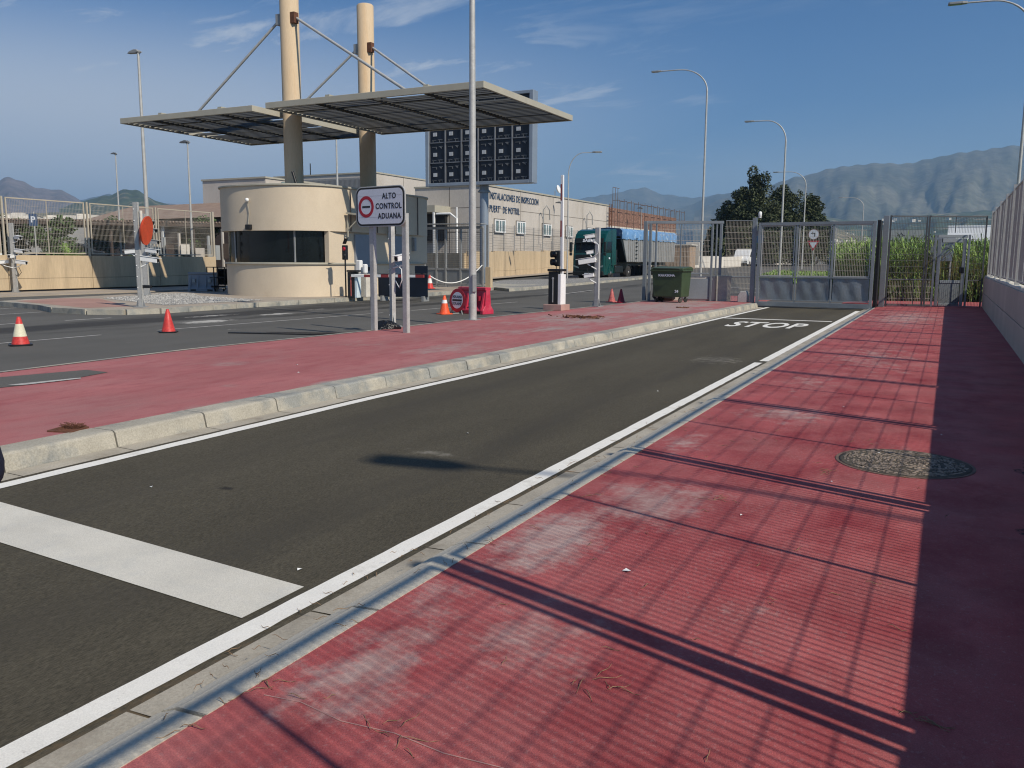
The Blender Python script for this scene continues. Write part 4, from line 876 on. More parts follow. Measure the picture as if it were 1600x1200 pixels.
dg=thing('pedestrian_gate','narrow grey pedestrian gate with solid bottom in the side fence','gate',(*fp(.655,.08),))
DA,DB=.475,.825; fr=MB()
fr.bar(fp(DA,.09),fp(DA,2.56),.07); fr.bar(fp(DB,.09),fp(DB,2.56),.07)
fr.bar(fp(DA+.02,2.50),fp(DB-.02,2.50),.07,.10)
q1=fp(DA+.045); q2=fp(DB-.045)
for p in(q1,q2): fr.bar(p+Z*.12,p+Z*2.43,.11,.13)
fr.bar(fp(DA+.07,2.36),fp(DB-.07,2.36),.08,.14); fr.bar(fp(DA+.07,.95),fp(DB-.07,.95),.08,.10); fr.bar(fp(DA+.07,.16),fp(DB-.07,.16),.08,.08)
build('gate_frame',fr,m_gate,dg,world=True,bevel=.006)
build('sheet_panel',MB().bar(fp(DA+.07,.55),fp(DB-.07,.55),.03,.72),m_gatesheet,dg,world=True)
q=MB(); wire_panel(q,fp(DA+.07),fp(DB-.07),1.0,2.3,.052,.2,.006,.008); build('wire_mesh',q,m_wiredark,dg,world=True)
build('lock',MB().bar(fp(DB-.06,1.25),fp(DB-.06,1.45),.16,.14),m_black,dg,world=True,bevel=.01)
# sliding gate on the left behind the container
sl=thing('sliding_gate','long grey mesh sliding gate left open behind the green container','gate',(-8.2,31.6,.148))
C0=Vector((-10.1,31.0,0)); C1=Vector((-6.42,32.3,0)); CD=C1-C0
def cpn(t_,z=0): return C0+CD*t_+Z*z
fr=MB(); fr.bar(cpn(.0,.15),cpn(.0,3.06),.13); fr.bar(cpn(.045,.15),cpn(.045,3.0),.09); fr.bar(cpn(.1,1.1),cpn(.1,3.0),.06)
fr.bar(cpn(0,3.02),cpn(.72,3.02),.09,.10); fr.bar(cpn(.62,.15),cpn(.62,3.0),.07); fr.bar(cpn(.70,1.1),cpn(.70,3.0),.09); fr.bar(cpn(.66,1.1),cpn(.66,3.0),.05)
fr.bar(cpn(.12,1.16),cpn(.60,1.16),.05); fr.bar(cpn(.74,1.05),cpn(.985,1.05),.04); fr.bar(cpn(.74,3.08),cpn(.985,3.08),.025); fr.bar(cpn(.33,1.2),cpn(.33,2.95),.04)
build('gate_frame',fr,m_gate,sl,world=True,bevel=.004)
for a,b,z0,z1 in((.12,.60,1.18,2.95),(.73,.985,.2,3.06)):
    q=MB(); wire_panel(q,cpn(a),cpn(b),z0,z1,.05,.2,.008,.010); build('wire_mesh',q,m_wire,sl,world=True)
lw=thing('low_wall','low concrete wall with grey panel and pillar behind the container','wall',(-8.4,31.9,.148))
mb=MB(); mb.bar(cpn(.14,.60)+Vector((.0,.16,0)),cpn(.66,.60)+Vector((0,.16,0)),.16,.90); build('wall',mb,m_precast,lw,world=True,bevel=.01)
mb=MB(); mb.bar(cpn(.66,.61)+Vector((.0,.10,0)),cpn(.80,.61)+Vector((0,.10,0)),.34,.96); build('pillar',mb,m_conc,lw,world=True,bevel=.02)
mb=MB(); mb.bar(cpn(.36,.60)+Vector((0,.045,0)),cpn(.62,.60)+Vector((0,.045,0)),.03,.75); build('steel_panel',mb,m_gate,lw,world=True)
mb=MB(); mb.bar(cpn(.06,.45)+Vector((.12,-.12,0)),cpn(.30,.38)+Vector((0,-.1,0)),.45,.55); single('shade_block',mb,m_black,'black block standing for shaded objects left of the green container','cover',bevel=.12)  # plain black block: shade over the objects by the container, put into colour

# ================================================================ LEFT WALL, FENCE, CAR PARK
t=thing('retaining_wall','tan board marked concrete wall with mesh fence above at the far left','wall',(-38.4,29,.0))
LWP=[(-38.7,13.4),(-38.5,20),(-38.3,24.8),(-38.4,29.2),(-38.8,33.7),(-39.2,38.2)]
for (a,b) in zip(LWP,LWP[1:]):
    p=Vector((*a,.93));q=Vector((*b,.93)); d=(q-p).normalized()*.012
    mb=MB(); mb.bar(p+d+Vector((0,0,.26)),q-d+Vector((0,0,.26)),.28,1.07); mb.bar(p+d-Vector((0,0,.545)),q-d-Vector((0,0,.545)),.285,.52); build('wall_panel',mb,m_tan,t,world=True,bevel=.01)
f=thing('mesh_fence','beige framed mesh fence standing on the tan wall at the far left','fence',(-38.4,29,1.75))
fps=[]
for (a,b) in zip(LWP,LWP[1:]): fps+=[Vector((*a,0)),]
fps.append(Vector((*LWP[-1],0)))
for p,q in zip(fps,fps[1:]):
    d=(q-p).normalized(); build('post',MB().bar(p+Z*1.70,p+Z*4.36,.08),m_wirebeige,f,world=True)
    a=p+d*.16; b=q-d*.16; fr=MB(); frame(fr,a,b,1.80,4.33,.055,True); o=build('panel_frame',fr,m_wirebeige,f,world=True)
    mb=MB(); wire_panel(mb,(a.x,a.y,0),(b.x,b.y,0),1.85,4.28,.08,.3,.011,.009); build('wire_mesh',mb,m_wire,o,world=True)
build('post',MB().bar(fps[-1]+Z*1.70,fps[-1]+Z*4.36,.11),m_wirebeige,f,world=True)
t=thing('parking_sign','blue parking sign on a thin pole behind the far left fence','sign',(-41.2,28.3,1.0))
build('pole',MB().tube([(0,0,0),(0,0,2.9)],.035,8),m_galv,t)
Fp=face((0,-.05,2.5),(.75,.66,0),(0,0,1)); b=build('sign_plate',MB().prism(rrect(.40,.60,.03),-.01,.01,Fp),m_signb,t); mb=MB(); text(mb,'P',.42,Fp@Matrix.Translation((0,.0,.013)),.004,1,bold=.01); build('lettering',mb,m_signw,b)
t=thing('carport','long flat dark roofed carport over parked cars behind the left fence','carport',(-43,36,1.0))
CA=Vector((-55,23,0)); CB_=Vector((-41.0,42.0,0)); cd=(CB_-CA).normalized(); cnv=Vector((-cd.y,cd.x,0))
mb=MB(); mb.bar(CA+cnv*2.6+Z*3.62,CB_+cnv*2.6+Z*3.78,5.2,.30); build('roof',mb,m_brownroof,t,world=True)
mb=MB(); n=120
for i in range(n): p=CA+(CB_-CA)*((i+.5)/n)-cnv*.03+Z*(3.74+.16*(i/n)); mb.box(tuple(p),(.10,.06,.10))
build('roof_edge',mb,m_tileroof,t,world=True)
for i in range(8):
    p=CA+(CB_-CA)*((i+.5)/8)+cnv*.4; build('post',MB().bar(p+Z*1.0,p+Z*3.6,.14),m_whitep if i%3==0 else m_brownroof,t,world=True)
def building(name,label,x0,x1,y0,y1,z0,z1,m,joints=(),cop=m_fascia,cat='building'):
    t=thing(name,label,cat,((x0+x1)/2,(y0+y1)/2,z0)); w=build('wall',MB().b2(x0,x1,y0,y1,z0,z1),m,t,world=True)
    build('coping',MB().b2(x0-.08,x1+.08,y0-.08,y1+.08,z1,z1+.13),cop,t,world=True)
    jm=mat('panel_joint',(.17,.15,.13),.9); q=MB()
    for k in joints:
        if k[0]=='z': q.b2(x0-.006,x1+.006,y0-.006,y1+.006,k[1]-.025,k[1]+.025)
        if k[0]=='y': q.b2(x1-.05,x1+.007,k[1]-.03,k[1]+.03,z0,z1-.01)
        if k[0]=='x': q.b2(k[1]-.03,k[1]+.03,y0-.007,y0+.05,z0,z1-.01)
    if joints: build('panel_joint',q,jm,w,world=True)
    return t
ba=building('precast_building','pale precast concrete building directly behind the booth at its left',-54.7,-48,52.4,61.6,0,7.85,m_precast,[('z',2.6),('z',5.2),('z',3.9),('y',57)])
build('window',MB().b2(-48.05,-47.93,58.5,60.5,4.6,5.6),m_glass,ba,world=True)
building('warehouse','taller grey clad warehouse with cream side wall behind the columns',-60.5,-48.3,67.3,79,0,9.6,m_precast,[('z',3),('z',6),('y',72)])
mb=MB(); 
for i in range(80): x=-60.3+11.8*i/80; mb.b2(x,x+.10,67.16,67.24,1,9.15)
mb.b2(-60.4,-48.45,67.24,67.29,.2,9.25); t=bpy.data.objects['warehouse']; build('cladding',mb,m_greyclad,t,world=True)
mb=MB(); mb.tube([(-59,68,9.7),(-59,68,11)],.05,6); mb.tube([(-56.5,68,9.7),(-56.5,68,10.9)],.05,6); build('antenna',mb,m_black,t,world=True)
bi_=building('inspection_building','long tan inspection building with blue lettering and a row of small windows',-40.9,-34,62.7,91,0,7.60,m_precast,[('z',5.9),('z',3.9),('y',69),('y',76),('y',83.5),('x',-37.5)])
for y,w_ in((64.9,1.9),(68.9,1.7),(74.4,1.9),(79.8,1.6),(85.6,1.9)):
    w=build('window',MB().b2(-34.04,-33.90,y-w_/2,y+w_/2,3.95,5.05),mat('window_recess',(.10,.09,.08),.8),bi_,world=True)
    mb=MB(); 
    for yy in(y-w_/2+.06,y-w_*.12,y+w_*.12,y+w_/2-.06): mb.b2(-33.92,-33.84,yy-.07,yy+.07,4.02,4.98)
    mb.b2(-33.92,-33.82,y-w_/2,y+w_/2,3.90,4.02); mb.b2(-33.92,-33.845,y-w_/2+.13,y+w_/2-.13,4.88,4.97)
    build('frame',mb,m_whitep,w,world=True); build('pane',MB().b2(-33.92,-33.875,y-w_/2+.05,y+w_/2-.05,4.0,4.95),m_wglass,w,world=True)
Fb=face((-33.97,63.2,6.85),(0,1,0),(0,0,1)); mb=MB()
text(mb,'INSTALACIONES DE INSPECCION',.80,Fb,.04,.60,'LEFT',space=1.16); text(mb,"PUERT'  DE MOTRIL",.80,Fb@Matrix.Translation((0,-1.05,0)),.04,.60,'LEFT',space=1.16)
xs=[v[1] for v in mb.v]; sc_=9.4/(max(xs)-min(xs)); mb.v=[(v[0],63.2+(v[1]-min(xs))*sc_,v[2]) for v in mb.v]
build('lettering',mb,mat('blue_lettering',(.02,.06,.13),.6),bi_,world=True)
mb=MB(); mb.lathe([(.02,0),(.30,.08),(.42,.25)],(0,0,0),18,Matrix.Translation((-34.3,77.5,8.35))@Matrix.Rotation(R(70),4,'Y')); mb.tube([(-34.5,77.5,7.6),(-34.5,77.5,8.3)],.05,8); build('satellite_dish',mb,m_whitep,bi_,world=True)
for y in(72.7,83.4): 
    mb=MB(); mb.tube([(-33.5,y,3.6),(-33.5,y,6.2),(-33.3,y+.3,6.6),(-33.2,y+.7,6.2),(-33.2,y+.8,5.3)],.05,6); build('flue',mb,m_galvd,bi_,world=True)
mb=MB(); 
for i in range(14): z=2+.4*i; mb.bar((-33.6,90.3,z),(-33.6,90.9,z),.05)
mb.bar((-33.6,90.3,1.5),(-33.6,90.3,7.8),.07); mb.bar((-33.6,90.9,1.5),(-33.6,90.9,7.8),.07); build('ladder',mb,m_rust,bi_,world=True)
pz=thing('entrance_porch','small white framed porch on the shaded end of the inspection building','porch',(-37.5,61,0)); build('roof',MB().b2(-40.8,-37.4,60.2,62.68,5.45,6.0),m_fascia,pz,world=True)
mb=MB(); mb.b2(-37.6,-37.45,60.2,60.35,.3,5.45); mb.tube([(-37.3,60.3,5.3),(-36.0,60.3,5.3),(-35.4,60.3,4.9),(-35.4,60.3,.3)],.09,8); mb.tube([(-35.4,60.3,4.9),(-35.4,60.3,5.8)],.07,8); build('frame',mb,m_whitep,pz,world=True); build('opening',MB().b2(-40.7,-37.7,62.3,62.67,3.2,5.4),m_black,pz,world=True)
# walls by the inspection building
WP=[(-30.2,53.0),(-30.9,58),(-31.6,63),(-32.3,70),(-33.1,78),(-33.9,86),(-34.6,92)]
t=thing('roadside_wall','cream board marked wall along the road below the inspection building','wall',(-31.5,63,.2))
for a,b in zip(WP,WP[1:]):
    z=hz((a[1]+b[1])/2); p=Vector((*a,z+1.0)); q=Vector((*b,z+1.0)); d=(q-p).normalized()*.01
    mb=MB(); mb.bar(p+d+Z*.3,q-d+Z*.3,.3,1.5); mb.bar(p+d-Z*.73,q-d-Z*.73,.31,.54); build('wall_panel',mb,m_tan,t,world=True)
mb=MB(); mb.bar((-42,52.9,1.1),(-30.36,52.9,1.1),.3,2.0); build('wall_panel',mb,m_tan,t,world=True)
f=thing('mesh_fence','thin see-through mesh fence on top of the cream roadside wall','fence',(-31.5,63,2.2))
for a,b in zip(WP,WP[1:]):
    z=hz((a[1]+b[1])/2)+2.06; p=Vector((*a,0)); q=Vector((*b,0)); mb=MB(); n=max(1,round((q-p).length/2.6))
    for i in range(n): mb.bar(p+(q-p)*i/n+Z*(z-.3),p+(q-p)*i/n+Z*(z+2.0),.05)
    pp=build('post',mb,m_galvd,f,world=True); mb=MB(); wire_panel(mb,p,q,z,z+2.0,.22,.2,.012,.014); build('wire_mesh',mb,m_wiredark,f,world=True)
mb=MB(); a=Vector((-42,52.9,0)); b=Vector((-30.3,52.9,0)); wire_panel(mb,a,b,2.1,4.2,.2,.2,.014,.014); build('wire_mesh',mb,m_wiredark,f,world=True)
# brick building under scaffolding
t=thing('brick_building','unfinished red brick building under scaffolding right of the tan building','building',(-37,105,0))
w=build('wall',MB().b2(-41,-34.4,92.2,119,5.55,7.55),m_brick,t,world=True); build('white_band',MB().b2(-41,-34.35,92.2,119,5.12,5.54),m_cap,t,world=True); build('rear_wall',MB().b2(-41,-37,92.2,119,0,5.1),m_brownroof,t,world=True)
mb=MB()
for y in range(93,120,5): mb.b2(-34.8,-34.4,y,y+.4,0,5.1)
mb.b2(-41,-34.4,118.6,119,0,5.1); build('column',mb,m_cap,t,world=True)
sc=thing('scaffolding','rusty scaffold frames standing along the red brick building','scaffolding',(-33.6,105,0)); mb=MB()
for i in range(11):
    y=92.2+2.5*i
    for x in(-34.0,-33.2): mb.tube([(x,y,.8),(x,y,8.35)],.022,5,False)
    mb.bar((-34,y,8.3),(-33.2,y,8.3),.05)
    for z in(3,5.2,7.2): mb.bar((-33.2,y,z),(-33.2,y+1.9,z),.03)
    mb.bar((-33.2,y,8.25),(-33.2,y+1.6,8.25),.05); mb.tube([(-33.2,y+1.6,6),(-33.2,y+1.6,8.5)],.03,5,False)
for i in range(3): mb.tube([(-33.4,90.6+.8*i,5),(-33.4,90.6+.8*i,9.6)],.03,5,False)
mb.bar((-33.4,90.6,9.6),(-33.4,92.6,9.6),.05); build('frame',mb,mat('dull_scaffold_steel',(.16,.11,.085),.7,.2),sc,world=True)
# message board seen from the back
t=thing('message_board','back of a large dark electronic message board on one blue grey column','message board',(-27.7,50,.11))
build('column',MB().tube([(-27.5,50.4,.1),(-27.5,50.4,6.6)],.29,20),m_bluepole,t,world=True)
build('board_frame',(lambda q:(q.b2(-31.65,-31.40,49.8,50.5,6.45,12.1),q.b2(-23.98,-23.72,49.8,50.5,6.45,12.1),q.b2(-31.39,-23.99,49.8,50.5,6.45,6.66),q.b2(-31.39,-23.99,49.8,50.5,11.9,12.1),q)[-1])(MB()),m_bluepole,t,world=True,bevel=.02)
build('back_panel',MB().b2(-31.39,-23.99,49.98,50.4,6.67,11.89),m_navy,t,world=True)
px_=7.4/6; pz_=5.22/4
mb=MB(); lb=MB(); hw=MB()
for i in range(7): x=-31.39+px_*i; mb.b2(x-.035,x+.035,49.86,49.97,6.67,11.89)
for j in range(1,4): z=6.67+pz_*j; mb.b2(-31.39,-23.99,49.90,49.96,z-.03,z+.03)
rng=random.Random(3)
for i in range(6):
    for j in range(4):
        x=-31.39+px_*i; z=6.67+pz_*j
        lb.b2(x+.28,x+.56,49.93,49.97,z+.42,z+.66)
        for (a,b,c,d) in((.2,.5,.16,.19),(.65,1.05,.18,.22),(.25,.28,.05,.19),(.75,.78,.05,.2),(.95,.98,.05,.2),(.2,.55,1.02,1.05),(.72,1.02,1.04,1.08),(.5,.54,.9,1.03),(.9,.94,.92,1.06)): hw.b2(x+a,x+b,49.94,49.975,z+c,z+d)
        hw.lathe([(.05,0),(.04,.04)],(0,0,0),8,Matrix.Translation((x+.85,49.97,z+1.0))@Matrix.Rotation(R(90),4,'X'))
b=build('module_frame',mb,mat('dark_frame_grey',(.17,.18,.20),.5,.2),t,world=True); build('label',lb,mat('label_grey',(.42,.44,.46),.6),t,world=True); build('fittings',hw,m_lamp,t,world=True)
build('collar',MB().lathe([(.42,0),(.42,.06),(.30,.2),(.30,.5)],(-27.5,50.4,6.0),20),m_galvd,t,world=True)
# grey framed gate beside the booth
t=thing('yard_gate','grey framed yard gate with dark lower panel between booth and message board column','gate',(-23.6,40.2,.15))
GA=Vector((-25.9,40.6,0)); GB=Vector((-21.95,40.2,0))
def g2(t_,z=0): return GA+(GB-GA)*t_+Z*z
fr=MB()
for t_ in(.0,.21,.37,.62,.985): fr.bar(g2(t_,.15),g2(t_,3.30),.11)
fr.bar(g2(.01,3.32),g2(.99,3.32),.12,.14); fr.bar(g2(.01,1.12),g2(.99,1.12),.10,.10); fr.bar(g2(.01,.32),g2(.99,.32),.1,.1); fr.bar(g2(-.1,3.55),g2(1.0,3.50),.5,.05)
build('gate_frame',fr,m_galvd,t,world=True,bevel=.008); build('lower_panel',MB().bar(g2(.01,.72),g2(.98,.72),.03,.72),m_gate,t,world=True)
for a,b in((.01,.20),(.22,.36),(.38,.61),(.63,.975)):
    mb=MB(); wire_panel(mb,g2(a),g2(b),1.18,3.24,.10,.10,.010,.010); build('wire_mesh',mb,m_wiredark,t,world=True)
t=thing('gate_post','tan concrete post at the end of the yard gate','post',(-21.7,40.3,.15)); build('post',MB().box((0,0,.55),(.32,.25,1.1)),m_tan,t,bevel=.01); build('steel_upright',MB().box((-.08,0,2.2),(.12,.12,2.2)),m_galvd,t)
mb=MB(); p=Vector((-23.68,37.6,.80)); q=Vector((-22.0,40.1,1.35)); mb.tube([p+(q-p)*(i/12)-Z*(.62*4*(i/12)*(1-i/12)) for i in range(13)],.03,6); single('barrier_tape',mb,m_whitep,'white twisted tape hanging between the small cone and the yard gate','tape')

# ================================================================ VEHICLES
XE=Matrix(((0,0,1,0),(1,0,0,0),(0,1,0,0),(0,0,0,1)))   # prism polygon (y,z) extruded along x
def wheel(t,x,y,r,w=.28,dual=False):
    M_=Matrix.Translation((x,y,r))@Matrix.Rotation(R(90),4,'Y')
    tw=build('wheel',MB().lathe([(r*.60,-w/2),(r*.96,-w/2),(r,-w/2+.03),(r,w/2-.03),(r*.96,w/2),(r*.60,w/2)],(0,0,0),26,M_),m_tyre,t)
    s=1 if x>0 else -1; MR=Matrix.Translation((x+s*(w/2-.03),y,r))@Matrix.Rotation(R(90)*s,4,'Y')
    build('rim',MB().lathe([(r*.60,.0),(r*.60,.025),(r*.50,.02),(r*.42,-.03 if dual else .03),(r*.2,.03),(r*.16,.06),(r*.03,.06)],(0,0,0),20,MR),m_rim,tw)
t=thing('tipper_truck','green lorry with a grey ribbed tipper trailer under blue tarp beyond the boom','lorry',(-23.62,59.2,hz(60)),-.045)
cabp=[(.10,.32),(.0,.55),(.0,1.45),(.05,2.05),(.20,2.85),(.42,3.28),(.80,3.55),(1.35,3.68),(2.28,3.70),(2.32,3.55),(2.32,1.05),(1.95,1.05),(1.90,1.05),(1.82,1.0),(1.72,.75),(1.72,.5),(.92,.5),(.85,.62),(.80,.32)]
cab=build('cab',MB().prism([(.10,.32),(.0,.55),(.0,1.45),(.05,2.05),(.20,2.85),(.42,3.28),(.80,3.55),(1.35,3.68),(2.28,3.70),(2.32,3.55),(2.32,1.02),(1.95,1.02),(1.88,.70),(1.86,.40),(.88,.40),(.84,.32)],-1.24,1.24,XE),m_teal,t,bevel=.07,seg=2)
mb=MB()
def fq(mb,x0,x1,p0,p1,off=.012,th=.02):
    (y0,z0),(y1,z1)=p0,p1; n=Vector((0,-(z1-z0),(y1-y0))).normalized(); vs=[]
    for o in(off-th,off): vs+=[Vector((x,y,z))+n*o for x,y,z in((x0,y0,z0),(x1,y0,z0),(x1,y1,z1),(x0,y1,z1))]
    mb.add(vs,[(3,2,1,0),(4,5,6,7),(0,1,5,4),(1,2,6,5),(2,3,7,6),(3,0,4,7)])
fq(mb,-1.06,1.06,(.045,1.95),(.185,2.75)); build('windscreen',mb,m_glass,cab)
mb=MB(); fq(mb,-1.10,1.10,(.14,2.62),(.26,2.98),.06,.05); vis=build('sun_visor',mb,m_truckdk,cab); mb=MB(); text(mb,'SABIO',.30,face((0,.120,2.82),(1,0,0),(0,.316,.949)),.012,1.15,bold=.012,space=1.1); build('lettering',mb,m_signw,vis)
mb=MB(); mb.b2(-1.0,1.0,-.03,.02,.62,1.80)
gr_=build('grille',mb,m_truckdk,cab,bevel=.01); mb=MB()
for k in range(6): mb.b2(-.92,.92,-.045,-.02,.72+.17*k,.80+.17*k)
build('grille_slats',mb,m_black,gr_); build('bumper',MB().b2(-1.22,1.22,-.07,.3,.28,.60),m_truckdk,cab,bevel=.04); build('number_plate',MB().b2(-.26,.26,-.095,-.068,.36,.47),m_signw,cab)
for s in(-1,1):
    build('headlight',MB().add([(s*.72,-.07,.80),(s*1.2,-.03,.92),(s*1.2,-.03,1.05),(s*.72,-.06,.90)],[(0,1,2,3),(3,2,1,0)]),m_wglass,cab)
    mm=MB(); mm.box((s*1.36,-.12,2.35),(.20,.14,.72)); mm.box((s*1.36,-.12,1.85),(.2,.14,.24)); mm.bar((s*1.2,.05,2.6),(s*1.36,-.1,2.6),.05); build('mirror',mm,m_truckdk,cab,bevel=.03)
    build('side_window',MB().add([(s*1.25,.42,1.95),(s*1.25,1.30,1.95),(s*1.25,1.30,2.75),(s*1.25,.62,2.75),(s*1.22,.42,1.95),(s*1.22,1.30,1.95),(s*1.22,1.30,2.75),(s*1.22,.62,2.75)],[(0,1,2,3),(7,6,5,4),(0,4,5,1),(1,5,6,2),(2,6,7,3),(3,7,4,0)]),m_glass,cab)
    mm=MB(); mm.b2(s*1.235,s*1.255,.34,.355,.95,2.8); mm.b2(s*1.235,s*1.255,1.42,1.435,.95,2.8); build('door_gap',mm,m_truckdk,cab)
    build('emblem',MB().prism(circ(.13,16,1.0,1.55,.07),s*1.245,s*1.256,XE),m_signw,cab)
    build('wheel_arch',MB().prism([(.78,.45),(.85,.85),(1.05,1.10),(1.37,1.18),(1.70,1.10),(1.88,.85),(1.95,.45),(1.84,.45),(1.78,.80),(1.62,1.0),(1.37,1.07),(1.12,1.0),(.96,.80),(.90,.45)],s*1.15,s*1.275,XE),m_teal,cab)
    wheel(t,s*1.08,1.37,.50,.30); wheel(t,s*1.02,4.75,.50,.52,True); 
    build('mudguard',MB().prism([(4.15,.75),(4.3,1.05),(4.75,1.14),(5.2,1.05),(5.35,.75),(5.28,.75),(5.12,.98),(4.75,1.06),(4.38,.98),(4.22,.75)],s*.78,s*1.28,XE),m_truckdk,t)
    build('fuel_tank',MB().b2(s*.62,s*1.18,2.45,3.95,.42,.98),m_truckdk,t,bevel=.08)
    for y in(11.2,12.5,13.8): wheel(t,s*1.05,y,.49,.36)
build('chassis',(lambda q:(q.b2(-.45,.45,.8,6.2,.72,.98),q.b2(-.5,.5,3.8,15.4,1.0,1.26),q)[-1])(MB()),m_truckdk,t)
eq=MB(); eq.b2(-1.05,1.05,2.45,2.95,1.05,2.2); eq.tube([(.6,2.6,2.2),(.6,2.6,3.3)],.07,8); eq.tube([(.9,2.5,1.2),(.95,3.2,1.6),(.8,3.9,1.3)],.03,6); eq.tube([(.3,2.5,2.6),(.5,3.1,2.0),(.4,3.9,1.5)],.03,6); eq.b2(-1,1,2.4,2.5,2.2,3.2); build('equipment_frame',eq,m_truckdk,t)
tr_=build('trailer_body',MB().prism([(3.55,3.25),(4.55,1.28),(15.6,1.28),(15.9,3.25)],-1.22,1.22,XE),m_alu,t,bevel=.02)
mb=MB()
for k in range(26):
    y=4.75+.42*k
    for s in(-1,1): mb.b2(s*1.22,s*1.28,y,y+.10,1.34,3.2)
build('rib',mb,m_alu,tr_)
mb=MB(); 
for k in range(6): mb.b2(1.28,1.31,6.15,6.5,1.55+.3*k,1.62+.3*k)
build('ladder',mb,m_truckdk,tr_)
hb_=MB(); hb_.prism([(3.1,3.2),(4.45,1.25),(4.62,1.28),(3.62,3.25)],-1.2,1.2,XE); build('headboard',hb_,m_truckdk,tr_)
tp=MB(); vs=[]; 
for k in range(34):
    y=3.2+12.75*k/33
    for x,z in((-1.30,3.0+.03*math.sin(k*2)),(-1.31,3.62),(-1.1,3.80),(0,3.86+.03*math.sin(k*1.7)),(1.1,3.80),(1.31,3.62),(1.30,3.0+.035*math.sin(k*1.9))): vs.append((x,y,z))
tp.add(vs,[(k*7+i,k*7+i+1,(k+1)*7+i+1,(k+1)*7+i) for k in range(33) for i in range(6)]+[tuple(range(7)),tuple(33*7+i for i in range(7))[::-1]],True); build('tarp',tp,m_tarp,tr_)
def car(name,label,cat,loc,rz,prof,m,glass,w=1.8,r=.32,wb=(.85,3.4),group=None):
    t=thing(name,label,cat,loc,rz,group); b=build('body',MB().prism(prof,-w/2,w/2,XE),m,t,bevel=.07,seg=2)
    for g_ in glass:
        if g_[0]=='f': mb=MB(); fq(mb,-w/2+.15,w/2-.15,g_[1],g_[2],.012,.02); build('windscreen',mb,m_glass,b)
        else:
            for s in(-1,1): build('side_window',MB().prism(g_[1],s*(w/2-.01),s*(w/2+.012),XE),m_glass,b)
    for s in(-1,1):
        build('headlight',MB().b2(s*(w/2-.38),s*(w/2-.06),-.02,.1,.62,.76),m_wglass,b)
        for y in wb: wheel(t,s*(w/2-.10),y,r,.22)
    build('bumper',MB().b2(-w/2+.05,w/2-.05,-.05,.15,.25,.48),m_truckdk,b,bevel=.03); build('number_plate',MB().b2(-.26,.26,-.07,-.045,.40,.51),m_signw,b)
    return t
carp=[(.05,.25),(.0,.6),(.08,.78),(1.05,.95),(1.75,1.42),(3.0,1.47),(3.75,1.08),(4.25,1.0),(4.3,.3),(4.2,.25)]
carg=[('f',(1.12,.97),(1.72,1.38)),('s',[(1.35,.98),(1.85,1.36),(2.9,1.40),(3.4,1.05)])]
vanp=[(.05,.3),(.0,.7),(.1,1.0),(.55,1.2),(1.15,2.0),(1.7,2.25),(5.3,2.3),(5.35,.35),(5.2,.3)]
vang=[('f',(.62,1.25),(1.12,1.92)),('s',[(.95,1.25),(1.35,1.9),(2.1,1.92),(2.1,1.25)])]
car('delivery_van','white van on the far road just right of the left gate post','van',(-23.55,125,hz(125)+.01),-.15,vanp,m_whitep,vang,2.0,.36,(.95,4.2))
car('parked_car','white hatchback on the far road between the gate bars','car',(-21.2,134,hz(134)+.01),.9,carp,m_whitep,carg)
car('box_van','white van mostly hidden behind the fence mesh left of the gate','van',(-23.7,111,hz(111)+.01),-.1,vanp,m_whitep,vang,2.0,.36,(.95,4.2))
sv=mat('silver_paint',(.48,.50,.50),.3,.4,var=.05); dkp=mat('dark_car_paint',(.02,.022,.026),.25,.2,var=.1)
for loc,rz,m_,lb_ in(((-66.5,50.5,1.0),-.9,sv,'silver car parked just behind the left fence beside a palm-like plant'),((-48.6,32.8,1.0),-.75,dkp,'black car parked in the carport left of the silver one'),((-45.6,38.0,1.0),-.75,dkp,'dark car parked in the carport right of the palm-like plant')):
    car('parked_car',lb_,'car',loc,rz,carp,m_,carg,group='cars parked under the carport')

# ================================================================ PEOPLE
def skinned(name,verts,edges,m,parent,sub=2):
    me=bpy.data.meshes.new(name); me.from_pydata([v[0] for v in verts],edges,[]); o=bpy.data.objects.new(name,me); COL.objects.link(o)
    md=o.modifiers.new('s','SKIN'); ly=me.skin_vertices[0].data if me.skin_vertices else None
    if ly is None:
        bpy.context.view_layer.objects.active=o; o.select_set(True); bpy.ops.mesh.customdata_skin_add(); ly=me.skin_vertices[0].data
    for i,v in enumerate(verts):
        r=v[1]; ly[i].radius=r if isinstance(r,tuple) else (r,r); ly[i].use_root=(i==0)
    sb=o.modifiers.new('b','SUBSURF'); sb.levels=sub; sb.render_levels=sub
    dg=bpy.context.evaluated_depsgraph_get(); dg.update(); m2_=bpy.data.meshes.new_from_object(o.evaluated_get(dg)); bpy.data.objects.remove(o)
    for p in m2_.polygons: p.use_smooth=True
    m2_.materials.clear(); m2_.materials.append(m); q=bpy.data.objects.new(name,m2_); COL.objects.link(q); q.parent=parent; return q
